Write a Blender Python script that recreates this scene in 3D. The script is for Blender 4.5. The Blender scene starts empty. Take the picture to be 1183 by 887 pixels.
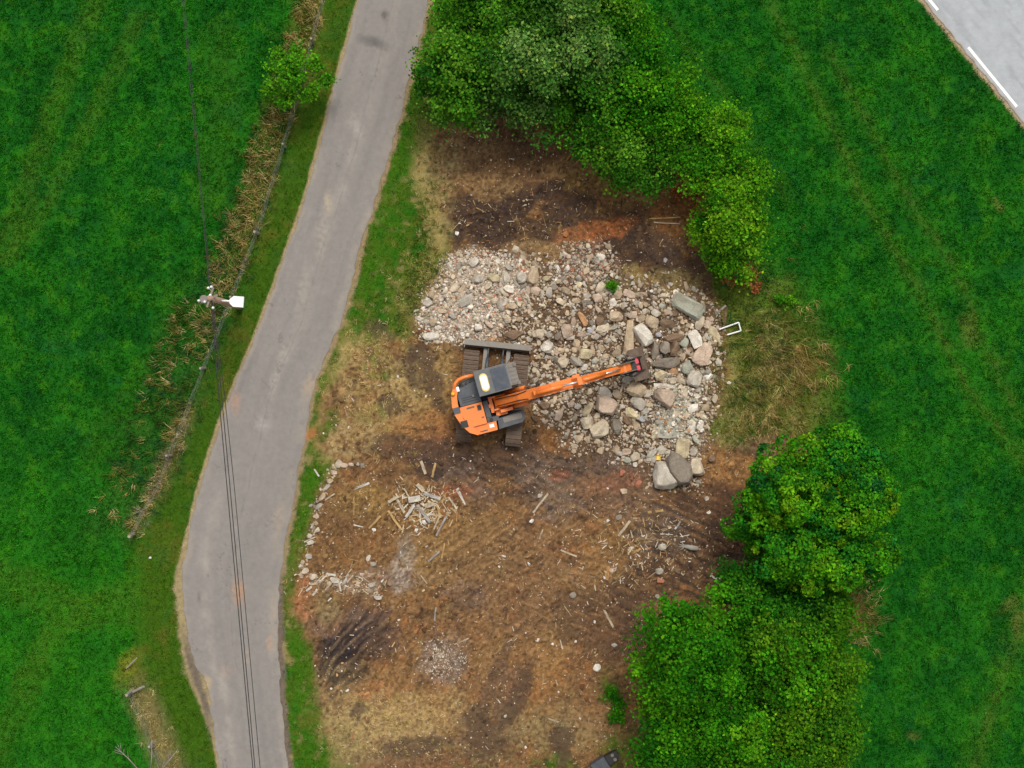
import bpy, bmesh, math, random
import numpy as np
from mathutils import Vector, Matrix
R = math.radians
SC = bpy.context.scene
COL = SC.collection
# ------------------------------------------------------------------ camera, light, exposure
CAM_H = 65.0            # metres above the ground
PXM = 28.5              # photo pixels per metre at ground level
CX, CY = 591.5, 443.5
cam_d = bpy.data.cameras.new('camera')
cam = bpy.data.objects.new('camera', cam_d); COL.objects.link(cam)
cam.location = (0, 0, CAM_H)
cam_d.sensor_width = 36.0
cam_d.lens = 36.0 * CAM_H / (1183 / PXM)
cam_d.clip_end = 3000
SC.camera = cam
W = bpy.data.worlds.new('World'); SC.world = W; W.use_nodes = True
nt = W.node_tree
SUN_EL, SUN_AZ = 64, 12          # azimuth clockwise from the photo's top
sky = nt.nodes.new('ShaderNodeTexSky'); sky.sky_type = 'NISHITA'; sky.sun_disc = False
sky.sun_elevation = R(SUN_EL); sky.sun_rotation = R(SUN_AZ)
sky.air_density = 1.0; sky.dust_density = 4.0; sky.ozone_density = 1.0
hs = nt.nodes.new('ShaderNodeHueSaturation'); hs.inputs['Saturation'].default_value = 0.12
bg = nt.nodes['Background']; bg.inputs['Strength'].default_value = 0.095
nt.links.new(sky.outputs[0], hs.inputs['Color']); nt.links.new(hs.outputs[0], bg.inputs['Color'])
sun_d = bpy.data.lights.new('sun', 'SUN'); sun_d.energy = 1.5; sun_d.angle = R(18); sun_d.color = (1.0, 0.93, 0.82)
sun = bpy.data.objects.new('sun', sun_d); COL.objects.link(sun)
_d = Vector((math.sin(R(SUN_AZ)) * math.cos(R(SUN_EL)), math.cos(R(SUN_AZ)) * math.cos(R(SUN_EL)), math.sin(R(SUN_EL))))
sun.rotation_euler = (-_d).to_track_quat('-Z', 'Y').to_euler()
SC.view_settings.view_transform = 'Standard'; SC.view_settings.look = 'None'
SC.view_settings.exposure = 0.56; SC.view_settings.gamma = 1.0
SC.cycles.max_bounces = 6; SC.cycles.transparent_max_bounces = 4

# ------------------------------------------------------------------ helpers
def P(px, py, z=0.0):
    k = (CAM_H - z) / CAM_H / PXM
    return Vector(((px - CX) * k, (CY - py) * k, z))
def tag(o, label=None, cat=None, group=None, kind=None):
    if label: o['label'] = label
    if cat: o['category'] = cat
    if group: o['group'] = group
    if kind: o['kind'] = kind
    return o
def empty(name, loc, rz=0.0):
    o = bpy.data.objects.new(name, None); COL.objects.link(o)
    o.location = loc; o.rotation_euler = (0, 0, rz); o.empty_display_size = 0.2
    return o
def link_mesh(name, me, mat, parent=None):
    if mat is not None: me.materials.append(mat)
    o = bpy.data.objects.new(name, me); COL.objects.link(o)
    if parent is not None: o.parent = parent
    return o
def obj(name, bm, mat, parent=None, smooth=False, bevel=0.0, segs=2):
    if bevel > 0:
        es = [e for e in bm.edges if len(e.link_faces) == 2 and e.calc_face_angle(0) > 0.6]
        bmesh.ops.bevel(bm, geom=es, offset=bevel, segments=segs, affect='EDGES', profile=0.5, clamp_overlap=True)
    bmesh.ops.recalc_face_normals(bm, faces=bm.faces)
    me = bpy.data.meshes.new(name); bm.to_mesh(me); bm.free()
    if smooth:
        me.polygons.foreach_set('use_smooth', [True] * len(me.polygons))
    return link_mesh(name, me, mat, parent)
def raw_mesh(name, V, F, C=None, smooth=False):
    """V (n,3), F (m,k) equal-sized faces, C (n,3) linear colours"""
    V = np.asarray(V, np.float32); F = np.asarray(F, np.int32)
    me = bpy.data.meshes.new(name)
    m, k = F.shape
    me.vertices.add(len(V)); me.vertices.foreach_set('co', V.ravel())
    me.loops.add(m * k); me.loops.foreach_set('vertex_index', F.ravel())
    me.polygons.add(m)
    me.polygons.foreach_set('loop_start', np.arange(0, m * k, k, dtype=np.int32))
    me.polygons.foreach_set('use_smooth', np.full(m, smooth, dtype=bool))
    if C is not None:
        a = me.color_attributes.new('Col', 'FLOAT_COLOR', 'POINT')
        c4 = np.ones((len(V), 4), np.float32); c4[:, :3] = C
        a.data.foreach_set('color', c4.ravel())
    me.update(calc_edges=True)
    return me
def box(bm, x0, x1, y0, y1, z0, z1, M=None):
    vs = [bm.verts.new((x, y, z)) for z in (z0, z1) for x, y in ((x0, y0), (x1, y0), (x1, y1), (x0, y1))]
    for f in ((0, 3, 2, 1), (4, 5, 6, 7), (0, 1, 5, 4), (1, 2, 6, 5), (2, 3, 7, 6), (3, 0, 4, 7)):
        bm.faces.new([vs[i] for i in f])
    if M is not None:
        for v in vs: v.co = M @ v.co
    return vs
def prism(bm, pts, z0, z1, M=None):
    n = len(pts)
    a = [bm.verts.new((p[0], p[1], z0)) for p in pts]; b = [bm.verts.new((p[0], p[1], z1)) for p in pts]
    bm.faces.new(a[::-1]); bm.faces.new(b)
    for i in range(n):
        bm.faces.new((a[i], a[(i + 1) % n], b[(i + 1) % n], b[i]))
    if M is not None:
        for v in a + b: v.co = M @ v.co
    return a + b
def side_prism(bm, pts, y0, y1, M=None):
    """profile in x,z pulled along y"""
    n = len(pts)
    a = [bm.verts.new((p[0], y0, p[1])) for p in pts]; b = [bm.verts.new((p[0], y1, p[1])) for p in pts]
    bm.faces.new(a); bm.faces.new(b[::-1])
    for i in range(n):
        bm.faces.new((a[(i + 1) % n], a[i], b[i], b[(i + 1) % n]))
    if M is not None:
        for v in a + b: v.co = M @ v.co
def tube(bm, pts, radii, sides=8, cap=True):
    pts = [Vector(p) for p in pts]
    if not hasattr(radii, '__len__'): radii = [radii] * len(pts)
    rings = []
    for i, p in enumerate(pts):
        d = (pts[min(i + 1, len(pts) - 1)] - pts[max(i - 1, 0)]).normalized()
        a = d.orthogonal().normalized() if i == 0 else (pa - d * pa.dot(d)).normalized()
        pa = a; b = d.cross(a)
        rings.append([bm.verts.new(p + (a * math.cos(2 * math.pi * k / sides) + b * math.sin(2 * math.pi * k / sides)) * radii[i]) for k in range(sides)])
    for i in range(len(rings) - 1):
        for k in range(sides):
            bm.faces.new((rings[i][k], rings[i][(k + 1) % sides], rings[i + 1][(k + 1) % sides], rings[i + 1][k]))
    if cap:
        bm.faces.new(rings[0][::-1]); bm.faces.new(rings[-1])

# ------------------------------------------------------------------ noise in numpy
def _hash(ix, iy, seed):
    h = (ix.astype(np.int64) * 374761393 + iy.astype(np.int64) * 668265263 + seed * 1442695041) & 0xFFFFFFFF
    h = ((h ^ (h >> 13)) * 1274126177) & 0xFFFFFFFF
    return ((h ^ (h >> 16)) & 0xFFFF) / 65535.0
def perlin(x, y, seed=0):
    x = np.asarray(x, float); y = np.asarray(y, float)
    ix = np.floor(x); iy = np.floor(y); fx = x - ix; fy = y - iy
    u = fx * fx * fx * (fx * (fx * 6 - 15) + 10); v = fy * fy * fy * (fy * (fy * 6 - 15) + 10)
    def g(dx, dy):
        a = _hash(ix + dx, iy + dy, seed) * 2 * math.pi
        return np.cos(a) * (fx - dx) + np.sin(a) * (fy - dy)
    n0 = g(0, 0) * (1 - u) + g(1, 0) * u; n1 = g(0, 1) * (1 - u) + g(1, 1) * u
    return (n0 * (1 - v) + n1 * v) * 1.45
def fbm(x, y, octs=4, seed=0, gain=0.5):
    s = 0; a = 1.0; t = 0; f = 1.0
    for i in range(octs):
        s = s + a * perlin(x * f + 17.3 * i, y * f - 9.1 * i, seed + i); t += a; a *= gain; f *= 2.03
    return s / t
def sstep(a, b, x):
    t = np.clip((x - a) / (b - a), 0, 1); return t * t * (3 - 2 * t)
def poly_sdf(px, py, pts):
    """distance to the outline, negative inside"""
    d = np.full(px.shape, 1e9); ins = np.zeros(px.shape, bool)
    n = len(pts)
    for i in range(n):
        ax, ay = pts[i]; bx, by = pts[(i + 1) % n]
        ex, ey = bx - ax, by - ay
        t = np.clip(((px - ax) * ex + (py - ay) * ey) / (ex * ex + ey * ey + 1e-9), 0, 1)
        d = np.minimum(d, np.hypot(px - ax - t * ex, py - ay - t * ey))
        c = ((ay > py) != (by > py)) & (px < (bx - ax) * (py - ay) / (by - ay + 1e-12) + ax)
        ins ^= c
    return np.where(ins, -d, d)
def line_dist(px, py, pts):
    d = np.full(px.shape, 1e9)
    for (ax, ay), (bx, by) in zip(pts[:-1], pts[1:]):
        ex, ey = bx - ax, by - ay
        t = np.clip(((px - ax) * ex + (py - ay) * ey) / (ex * ex + ey * ey + 1e-9), 0, 1)
        d = np.minimum(d, np.hypot(px - ax - t * ex, py - ay - t * ey))
    return d

# ------------------------------------------------------------------ materials
def nodes_of(m):
    m.use_nodes = True
    return m.node_tree, m.node_tree.nodes, m.node_tree.links, m.node_tree.nodes['Principled BSDF']
def mat_attr(name, rough=0.9, n1=(6, 0.25), n2=(45, 0.35), bump=(60, 0.4, 0.02), trans=0.0, spec=0.25):
    """colour attribute varied by two noises, with a noise bump"""
    m = bpy.data.materials.new(name); t, N, L, b = nodes_of(m)
    b.inputs['Roughness'].default_value = rough; b.inputs['Specular IOR Level'].default_value = spec
    at = N.new('ShaderNodeAttribute'); at.attribute_name = 'Col'
    tc = N.new('ShaderNodeTexCoord')
    prev = at.outputs['Color']
    for sc, amp in (n1, n2):
        if amp <= 0: continue
        nz = N.new('ShaderNodeTexNoise'); nz.inputs['Scale'].default_value = sc; nz.inputs['Detail'].default_value = 4
        nz.inputs['Roughness'].default_value = 0.65
        L.new(tc.outputs['Object'], nz.inputs['Vector'])
        mr = N.new('ShaderNodeMapRange'); mr.inputs['From Min'].default_value = 0.25; mr.inputs['From Max'].default_value = 0.75
        mr.inputs['To Min'].default_value = 1 - amp; mr.inputs['To Max'].default_value = 1 + amp
        L.new(nz.outputs['Fac'], mr.inputs['Value'])
        mx = N.new('ShaderNodeVectorMath'); mx.operation = 'SCALE'
        L.new(prev, mx.inputs[0]); L.new(mr.outputs[0], mx.inputs['Scale']); prev = mx.outputs[0]
    L.new(prev, b.inputs['Base Color'])
    if bump:
        nz = N.new('ShaderNodeTexNoise'); nz.inputs['Scale'].default_value = bump[0]; nz.inputs['Detail'].default_value = 5
        L.new(tc.outputs['Object'], nz.inputs['Vector'])
        bp = N.new('ShaderNodeBump'); bp.inputs['Strength'].default_value = bump[1]; bp.inputs['Distance'].default_value = bump[2]
        L.new(nz.outputs['Fac'], bp.inputs['Height']); L.new(bp.outputs[0], b.inputs['Normal'])
    if trans > 0:
        tr = N.new('ShaderNodeBsdfTranslucent'); L.new(prev, tr.inputs['Color'])
        ms = N.new('ShaderNodeMixShader'); ms.inputs[0].default_value = trans
        L.new(b.outputs[0], ms.inputs[1]); L.new(tr.outputs[0], ms.inputs[2])
        L.new(ms.outputs[0], N['Material Output'].inputs['Surface'])
    return m
def mat_solid(name, col, rough=0.6, metal=0.0, dirt=(0.12, 0.09, 0.06), amt=0.3, scale=4.0, bump=0.1, coat=0.0, spec=0.5):
    """a painted, worn or bare surface: base colour with noise-shaped dirt"""
    m = bpy.data.materials.new(name); t, N, L, b = nodes_of(m)
    tc = N.new('ShaderNodeTexCoord')
    nz = N.new('ShaderNodeTexNoise'); nz.inputs['Scale'].default_value = scale; nz.inputs['Detail'].default_value = 8
    nz.inputs['Roughness'].default_value = 0.7
    L.new(tc.outputs['Object'], nz.inputs['Vector'])
    mr = N.new('ShaderNodeMapRange'); mr.inputs['From Min'].default_value = 0.42; mr.inputs['From Max'].default_value = 0.72
    mr.inputs['To Max'].default_value = amt
    L.new(nz.outputs['Fac'], mr.inputs['Value'])
    mx = N.new('ShaderNodeMix'); mx.data_type = 'RGBA'
    mx.inputs[6].default_value = (*col, 1); mx.inputs[7].default_value = (*dirt, 1)
    L.new(mr.outputs[0], mx.inputs[0]); L.new(mx.outputs[2], b.inputs['Base Color'])
    b.inputs['Roughness'].default_value = rough; b.inputs['Metallic'].default_value = metal
    b.inputs['Coat Weight'].default_value = coat; b.inputs['Specular IOR Level'].default_value = spec
    if bump > 0:
        n2 = N.new('ShaderNodeTexNoise'); n2.inputs['Scale'].default_value = scale * 9; n2.inputs['Detail'].default_value = 4
        L.new(tc.outputs['Object'], n2.inputs['Vector'])
        bp = N.new('ShaderNodeBump'); bp.inputs['Strength'].default_value = bump; bp.inputs['Distance'].default_value = 0.01
        L.new(n2.outputs['Fac'], bp.inputs['Height']); L.new(bp.outputs[0], b.inputs['Normal'])
    return m
M = dict(
    ground=mat_attr('earth_and_turf', 0.95, (3.0, 0.15), (34, 0.32), (24, 0.8, 0.05), spec=0.1),
    asphalt=mat_attr('asphalt', 0.85, (2.5, 0.07), (70, 0.22), (120, 0.25, 0.006), spec=0.3),
    stone=mat_attr('stone', 0.85, (5, 0.22), (26, 0.30), (20, 0.5, 0.03), spec=0.25),
    rubble=mat_attr('rubble', 0.9, (6, 0.2), (40, 0.3), None, spec=0.2),
    grass=mat_attr('grass', 0.7, (2, 0.0), (10, 0.0), None, trans=0.3, spec=0.04),
    leaf=mat_attr('leaf', 0.7, (2, 0.0), (10, 0.0), None, trans=0.35, spec=0.06),
    wood=mat_attr('sawn_wood', 0.8, (5, 0.4), (40, 0.3), (70, 0.3, 0.005), spec=0.2),
    bark=mat_solid('bark', (0.13, 0.085, 0.05), 0.9, 0, (0.05, 0.05, 0.03), 0.8, 5, 0.6),
    orange=mat_solid('orange_paint', (0.84, 0.20, 0.022), 0.5, 0, (0.36, 0.17, 0.08), 0.6, 6.0, 0.05, 0.1),
    slate=mat_solid('dark_grey_paint', (0.045, 0.058, 0.075), 0.5, 0, (0.12, 0.105, 0.09), 0.6, 4.0, 0.05),
    roofblue=mat_solid('blue_grey_panel', (0.026, 0.040, 0.064), 0.45, 0, (0.11, 0.10, 0.09), 0.5, 5.0, 0.05),
    roofgrey=mat_solid('grey_roof_paint', (0.080, 0.088, 0.098), 0.5, 0, (0.16, 0.14, 0.115), 0.6, 5.0, 0.05),
    black=mat_solid('black_steel', (0.012, 0.012, 0.012), 0.6, 0, (0.05, 0.04, 0.03), 0.5, 6.0, 0.1),
    track=mat_solid('track_steel', (0.12, 0.085, 0.065), 0.8, 0.2, (0.20, 0.13, 0.08), 0.9, 9.0, 0.4),
    rust=mat_solid('dirty_bucket_steel', (0.120, 0.083, 0.062), 0.85, 0.1, (0.20, 0.145, 0.105), 0.95, 5.0, 0.6),
    greysteel=mat_solid('grey_steel', (0.19, 0.175, 0.155), 0.6, 0.2, (0.14, 0.10, 0.07), 0.7, 5.0, 0.2),
    chrome=mat_solid('chrome_rod', (0.75, 0.73, 0.74), 0.25, 0.8, (0.5, 0.45, 0.42), 0.4, 8.0, 0.0),
    white=mat_solid('white_paint', (0.78, 0.79, 0.80), 0.5, 0, (0.5, 0.46, 0.4), 0.3, 5.0, 0.05),
    yellow=mat_solid('yellow_paint', (0.75, 0.55, 0.10), 0.5, 0, (0.4, 0.3, 0.15), 0.4, 6.0, 0.05),
    red=mat_solid('red_paint', (0.62, 0.03, 0.06), 0.45, 0, (0.2, 0.08, 0.05), 0.4, 8.0, 0.05),
    amber=mat_solid('amber_lens', (0.9, 0.42, 0.02), 0.25, 0, (0.6, 0.3, 0.05), 0.3, 8.0, 0.0),
    glass=mat_solid('tinted_glass', (0.20, 0.22, 0.24), 0.12, 0, (0.30, 0.28, 0.26), 0.6, 3.0, 0.0),
    concrete=mat_solid('concrete', (0.36, 0.345, 0.28), 0.9, 0, (0.22, 0.21, 0.17), 0.8, 6.0, 0.6),
    wire=mat_solid('galvanised_wire', (0.30, 0.31, 0.30), 0.5, 0.4, (0.16, 0.14, 0.11), 0.6, 9.0, 0.0),
    cable=mat_solid('black_cable', (0.018, 0.017, 0.018), 0.6, 0, (0.03, 0.03, 0.03), 0.5, 3.0, 0.0),
    greywood=mat_solid('weathered_wood', (0.32, 0.29, 0.25), 0.9, 0, (0.14, 0.11, 0.08), 0.8, 7.0, 0.4),
    polewood=mat_solid('pole_wood', (0.34, 0.21, 0.14), 0.85, 0, (0.42, 0.33, 0.26), 0.8, 5.0, 0.3),
    linepaint=mat_solid('road_paint', (0.80, 0.80, 0.79), 0.7, 0, (0.4, 0.4, 0.4), 0.35, 9.0, 0.1),
)
# ================================================================== the setting: ground, roads, turf
rng = np.random.default_rng(7)
LE = [(-330, 535), (-120, 466), (0, 414.5), (65, 396), (150, 374), (227, 353), (310, 324), (377, 300), (442, 272), (495, 251), (564, 230), (625, 215), (659, 210), (714, 213), (763, 221), (803, 236), (844, 247), (887, 254), (980, 266), (1300, 300)]
RE = [(-330, 612), (-120, 546), (0, 494.5), (69, 480), (150, 458), (219, 438), (292, 414), (357, 400), (381, 390), (450, 361), (527, 348), (608, 333.5), (657, 325), (682, 322.5), (738, 322), (803, 324.5), (887, 332.5), (980, 343), (1300, 385)]
def _smooth(tab):
    ys = np.arange(-330, 1301, 4.0); xs = np.interp(ys, [a for a, b in tab], [b for a, b in tab])
    k = np.hanning(15); k /= k.sum(); xp = np.pad(xs, 7, mode='reflect', reflect_type='odd')
    return ys, np.convolve(xp, k, 'valid')
_ys, _xl = _smooth(LE); _, _xr = _smooth(RE)
def xl_of(y): return np.interp(y, _ys, _xl)
def xr_of(y): return np.interp(y, _ys, _xr)
def to_px(x, y): return x * PXM + CX, CY - y * PXM
# second road: its edge line in photo pixels, direction and normal
H0 = np.array([1066.0, 0.0]); HD = np.array([116.0, 142.0]); HD /= np.linalg.norm(HD); HN = np.array([HD[1], -HD[0]])
def hw(px, py): return (px - H0[0]) * HN[0] + (py - H0[1]) * HN[1]       # >0 on the road
FENCE = [(388, -90), (375, 0), (361, 55), (342, 128), (325, 185), (299, 270), (270, 345), (238, 425), (213, 490), (186, 560), (155, 616)]
FENCE2 = [(153, 797), (172, 840), (188, 880), (215, 960)]
SITE = [(492, 150), (520, 138), (560, 120), (660, 120), (720, 150), (800, 190), (835, 230), (826, 330), (836, 360), (840, 400), (835, 450), (824, 500), (850, 515), (905, 500), (935, 500), (940, 640), (890, 700), (800, 720), (750, 780), (742, 887), (742, 980), (425, 980), (402, 887), (372, 840), (362, 790), (352, 735), (336, 700), (340, 640), (356, 590), (388, 535), (362, 505), (376, 455), (410, 400), (470, 388), (484, 350), (522, 290), (505, 220)]
RUBBLE = [(520, 300), (545, 292), (580, 296), (640, 300), (670, 282), (705, 288), (722, 325), (760, 330), (812, 340), (832, 372), (835, 410), (825, 450), (822, 480), (812, 500), (806, 560), (765, 566), (745, 530), (712, 530), (690, 512), (664, 520), (640, 500), (620, 470), (612, 440), (620, 410), (600, 398), (560, 392), (500, 392), (484, 370), (492, 345), (520, 322)]
PALE = [(515, 305), (545, 292), (585, 297), (612, 310), (606, 345), (585, 365), (570, 392), (500, 394), (483, 372), (492, 345), (515, 330)]

def ell(px, py, cx, cy, rx, ry, ang=0, soft=0.5):
    a = R(ang); dx = px - cx; dy = -(py - cy)
    u = (dx * math.cos(a) + dy * math.sin(a)) / rx; v = (-dx * math.sin(a) + dy * math.cos(a)) / ry
    return 1 - sstep(1 - soft, 1 + soft, np.hypot(u, v))

def patchy(px, py, cx, cy, rx, ry, ang, nz, soft=.22):
    a = R(ang); dx = px - cx; dy = -(py - cy)
    u = (dx * math.cos(a) + dy * math.sin(a)) / rx; v = (-dx * math.sin(a) + dy * math.cos(a)) / ry
    return 1 - sstep(1 - soft, 1 + soft, np.hypot(u, v) + nz)

def paint(px, py):
    """albedo and height of the ground at photo pixels px, py"""
    sh = px.shape
    n1 = fbm(px / 60, py / 60, 4, 1); n2 = fbm(px / 60, py / 60, 4, 21)
    m1 = fbm(px / 14, py / 14, 4, 41); m2 = fbm(px / 14, py / 14, 4, 61)
    f1 = fbm(px / 4, py / 4, 3, 81); big = fbm(px / 220, py / 220, 3, 101)
    wx = px + n1 * 16 + m1 * 7 + f1 * 2; wy = py + n2 * 16 + m2 * 7 + f1 * 2
    lx = px + n1 * 5 + m1 * 3; ly = py + n2 * 5 + m2 * 3       # gently warped
    C = np.empty(sh + (3,)); C[...] = (0.007, 0.088, 0.005)
    Hh = np.zeros(sh)
    def mix(col, m):
        m = np.clip(m, 0, 1)[..., None]; C[...] = C * (1 - m) + np.array(col) * m
    # ---- meadow
    mix((0.018, 0.138, 0.005), sstep(-0.25, 0.55, n1 + 0.4 * m1) * 0.7)
    mix((0.005, 0.078, 0.016), sstep(0.1, 0.7, n2 + 0.3 * m2) * 0.6)
    mix((0.003, 0.054, 0.004), sstep(0.0, 0.6, -n1 + 0.5 * m2 + 0.4 * big) * 0.55)
    g1 = fbm(px / 24, py / 24, 5, 501, .6); g2 = fbm(px / 18, py / 18, 5, 511, .6)
    mix((0.036, 0.165, 0.005), sstep(.06, .36, g1) * .5); mix((0.003, 0.050, 0.003), sstep(.08, .38, -g1 + .3 * g2) * .35); mix((0.005, 0.075, 0.018), sstep(.2, .45, g2) * .4)
    mix((0.022, 0.150, 0.004), ell(px + n1 * 60, py + n2 * 60, 70, 760, 260, 190, 0, .8) * .45); mix((0.016, 0.135, 0.005), sstep(.0, .5, fbm((px * .86 - py * .5) / 14, (px * .5 + py * .86) / 160, 3, 521)) * (px > 600) * .4)
    def stroke(pts, w, col, k, warp=1.0):
        mm = (1 - sstep(w * 0.35, w, line_dist(px + (n1 * 6 + m1 * 5) * warp, py + (n2 * 6 + m2 * 5) * warp, pts) + f1 * w * 0.3))
        mix(col, mm * k * np.clip(0.75 + 0.9 * m2, 0.1, 1))
        return mm
    yg = (0.050, 0.140, 0.008)
    for pts, w, k in [([(120, -20), (78, 80), (40, 190), (5, 290)], 20, .55), ([(160, 20), (105, 140), (55, 235), (10, 300)], 15, .45),
                      ([(-10, 665), (90, 705), (200, 690)], 34, .55), ([(60, 740), (10, 840), (-20, 880)], 26, .4), ([(255, 40), (262, 130), (240, 230)], 30, .28),
                      ([(215, 660), (120, 690), (60, 730), (20, 800)], 18, .35), ([(215, 330), (180, 420), (110, 520)], 28, .22)]:
        stroke(pts, w, yg, k)
    tan = (0.27, 0.20, 0.075)
    for pts, w, k in [([(880, -20), (925, 70), (1000, 232), (1060, 330), (1120, 450), (1200, 560)], 13, .6), ([(960, 60), (1052, 235), (1104, 310), (1134, 390), (1175, 480)], 12, .55),
                      ([(1240, 560), (1178, 720), (1150, 810), (1120, 900)], 22, .6), ([(770, 20), (850, 130), (905, 230)], 16, .3)]:
        stroke(pts, w * 1.3, (0.036, 0.125, 0.007), k * (.75 if pts[0][0] > 500 else 1))
        stroke(pts, w * 0.35, (0.10, 0.115, 0.02), k * 0.38)
    for cx, cy, rx, ry, a in [(1165, 700, 20, 10, 30), (1178, 725, 14, 24, 0), (1052, 855, 10, 7, 0), (1120, 378, 12, 26, 30), (1157, 235, 9, 14, 40), (985, 715, 30, 24, 0), (440, 190, 1, 1, 0), (228, 157, 4, 6, 0), (188, 168, 5, 3, 0)]:
        mix((0.14, 0.135, 0.03), ell(wx, wy, cx, cy, rx * .7, ry * .7, a, .8) * .4)
    # ---- verge left of the narrow road, tall strip by the fence
    xl = xl_of(py); xr = xr_of(py)
    fx = np.interp(py, [p[1] for p in FENCE] + [700, 797, 880, 960], [p[0] for p in FENCE] + [160, 156, 190, 215])
    vm = sstep(-16, 16, px - fx + m1 * 10 + n1 * 10) * (px < xl + 10) * sstep(-400, -100, py)
    mix((0.040, 0.088, 0.004), vm * .85); mix((0.095, 0.095, 0.012), vm * sstep(0.0, 0.5, n1 + m1 * .6) * .6)
    mix((0.030, 0.095, 0.010), vm * sstep(0.05, 0.5, n2 + m2 * .5) * .6)
    df = px - fx; fm = sstep(640, 585, py + n1 * 30 + m1 * 14); fm2 = sstep(770, 815, py + n1 * 16 + m1 * 10)
    mix((0.13, 0.13, 0.02), ell(df + m1 * 9, py * 0, -15, 0, 20, 1, 0, .7) * sstep(330, 250, py + n1 * 60) * np.clip(.4 + 1.3 * m2, 0, 1))
    mix((0.022, 0.090, 0.010), fm * ell(df + m1 * 9, py * 0, -24, 0, 34, 1, 0, .7) * sstep(340, 400, py + n1 * 60) * .7)
    mix((0.15, 0.12, 0.05), fm * ell(df, py * 0, -4, 0, 12, 1, 0, .8) * sstep(440, 500, py) * np.clip(.5 + m2, 0, 1))
    df2 = px - fx
    mix((0.20, 0.15, 0.07), fm2 * ell(df2 + m1 * 5, py * 0, 4, 0, 17, 1, 0, .8) * .7)
    mix((0.26, 0.21, 0.03), ell(wx, wy, 150, 772, 12, 18, -30, .8) * .5)
    # ---- right hand verge and dry grass round the site
    sd = poly_sdf(wx, wy, SITE)
    rv = (px > xr - 6) & (px < 620)
    mix((0.062, 0.105, 0.008), rv * sstep(120, 60, px - xr) * np.clip(.65 + 1.1 * m2, 0, .9))
    dry = (0.36, 0.26, 0.105); olive = (0.100, 0.130, 0.018)
    mix(olive, sstep(26, 4, sd) * np.clip(.45 + .9 * m1 + .5 * n2, 0, 1) * .8)
    mix((0.27, 0.20, 0.085), rv * sstep(110, 50, px - xr) * sstep(.12, .32, g2 + .3 * m2) * .6); mix((0.10, 0.115, 0.015), rv * sstep(110, 50, px - xr) * sstep(.05, .3, -g1) * .6)
    for cx, cy, rx, ry, a, k in [(495, 190, 16, 45, 10, .8), (512, 262, 16, 38, -10, .75), (492, 320, 24, 22, 0, .7), (470, 345, 22, 20, 0, .6), (425, 440, 34, 48, 20, .8), (395, 500, 26, 34, 0, .75), (470, 420, 22, 30, 0, .75), (440, 395, 22, 16, 0, .6), (440, 230, 16, 10, 0, .5)]:
        mix(dry if k > .7 else olive, ell(wx, wy, cx, cy, rx, ry, a, .6) * k)
    for cx, cy, rx, ry, k in [(880, 430, 66, 92, .85), (850, 380, 26, 60, .7), (925, 460, 40, 56, .6), (860, 320, 20, 24, .6), (905, 340, 16, 20, .5)]:
        mix(olive, ell(wx, wy, cx, cy, rx, ry, 0, .55) * k)
    for cx, cy, rx, ry, a, k in [(889, 400, 8, 34, 10, .8), (910, 425, 34, 10, 15, .6), (845, 470, 22, 44, -10, .75), (880, 450, 30, 20, 20, .55), (920, 480, 30, 16, 30, .5), (838, 420, 12, 40, 0, .6)]:
        mix((0.33, 0.26, 0.10), ell(wx, wy, cx, cy, rx, ry, a, .8) * k * .7 * np.clip(.6 + 1.2 * m2, 0, 1))
    # ---- bare soil of the site
    sm = sstep(7, -9, sd + f1 * 5)
    SO = np.empty(sh + (3,)); SO[...] = (0.180, 0.098, 0.044)
    C0 = C.copy(); C[...] = SO
    mix((0.235, 0.132, 0.050), sstep(-0.1, 0.6, n1 + .6 * m1) * .6)
    mix((0.090, 0.048, 0.026), sstep(0.0, 0.6, n2 + .6 * m2) * .6)
    mix((0.26, 0.105, 0.035), sstep(0.15, 0.6, -n1 + .8 * m2) * .6)
    mix((0.19, 0.145, 0.06), sstep(0.3, 0.7, fbm(px / 40, py / 40, 4, 131) + .4 * m1) * .6)
    dk = (0.052, 0.034, 0.026)
    md = fbm(px / 20, py / 20, 5, 181, .62); me_ = fbm(px / 17, py / 17, 5, 191, .62)
    mix((0.075, 0.042, 0.025), sstep(.13, .28, md) * .7); mix((0.26, 0.165, 0.072), sstep(.17, .34, me_) * .5); mix((0.29, 0.13, 0.045), sstep(.24, .36, -md + .3 * n2) * .5)
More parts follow.
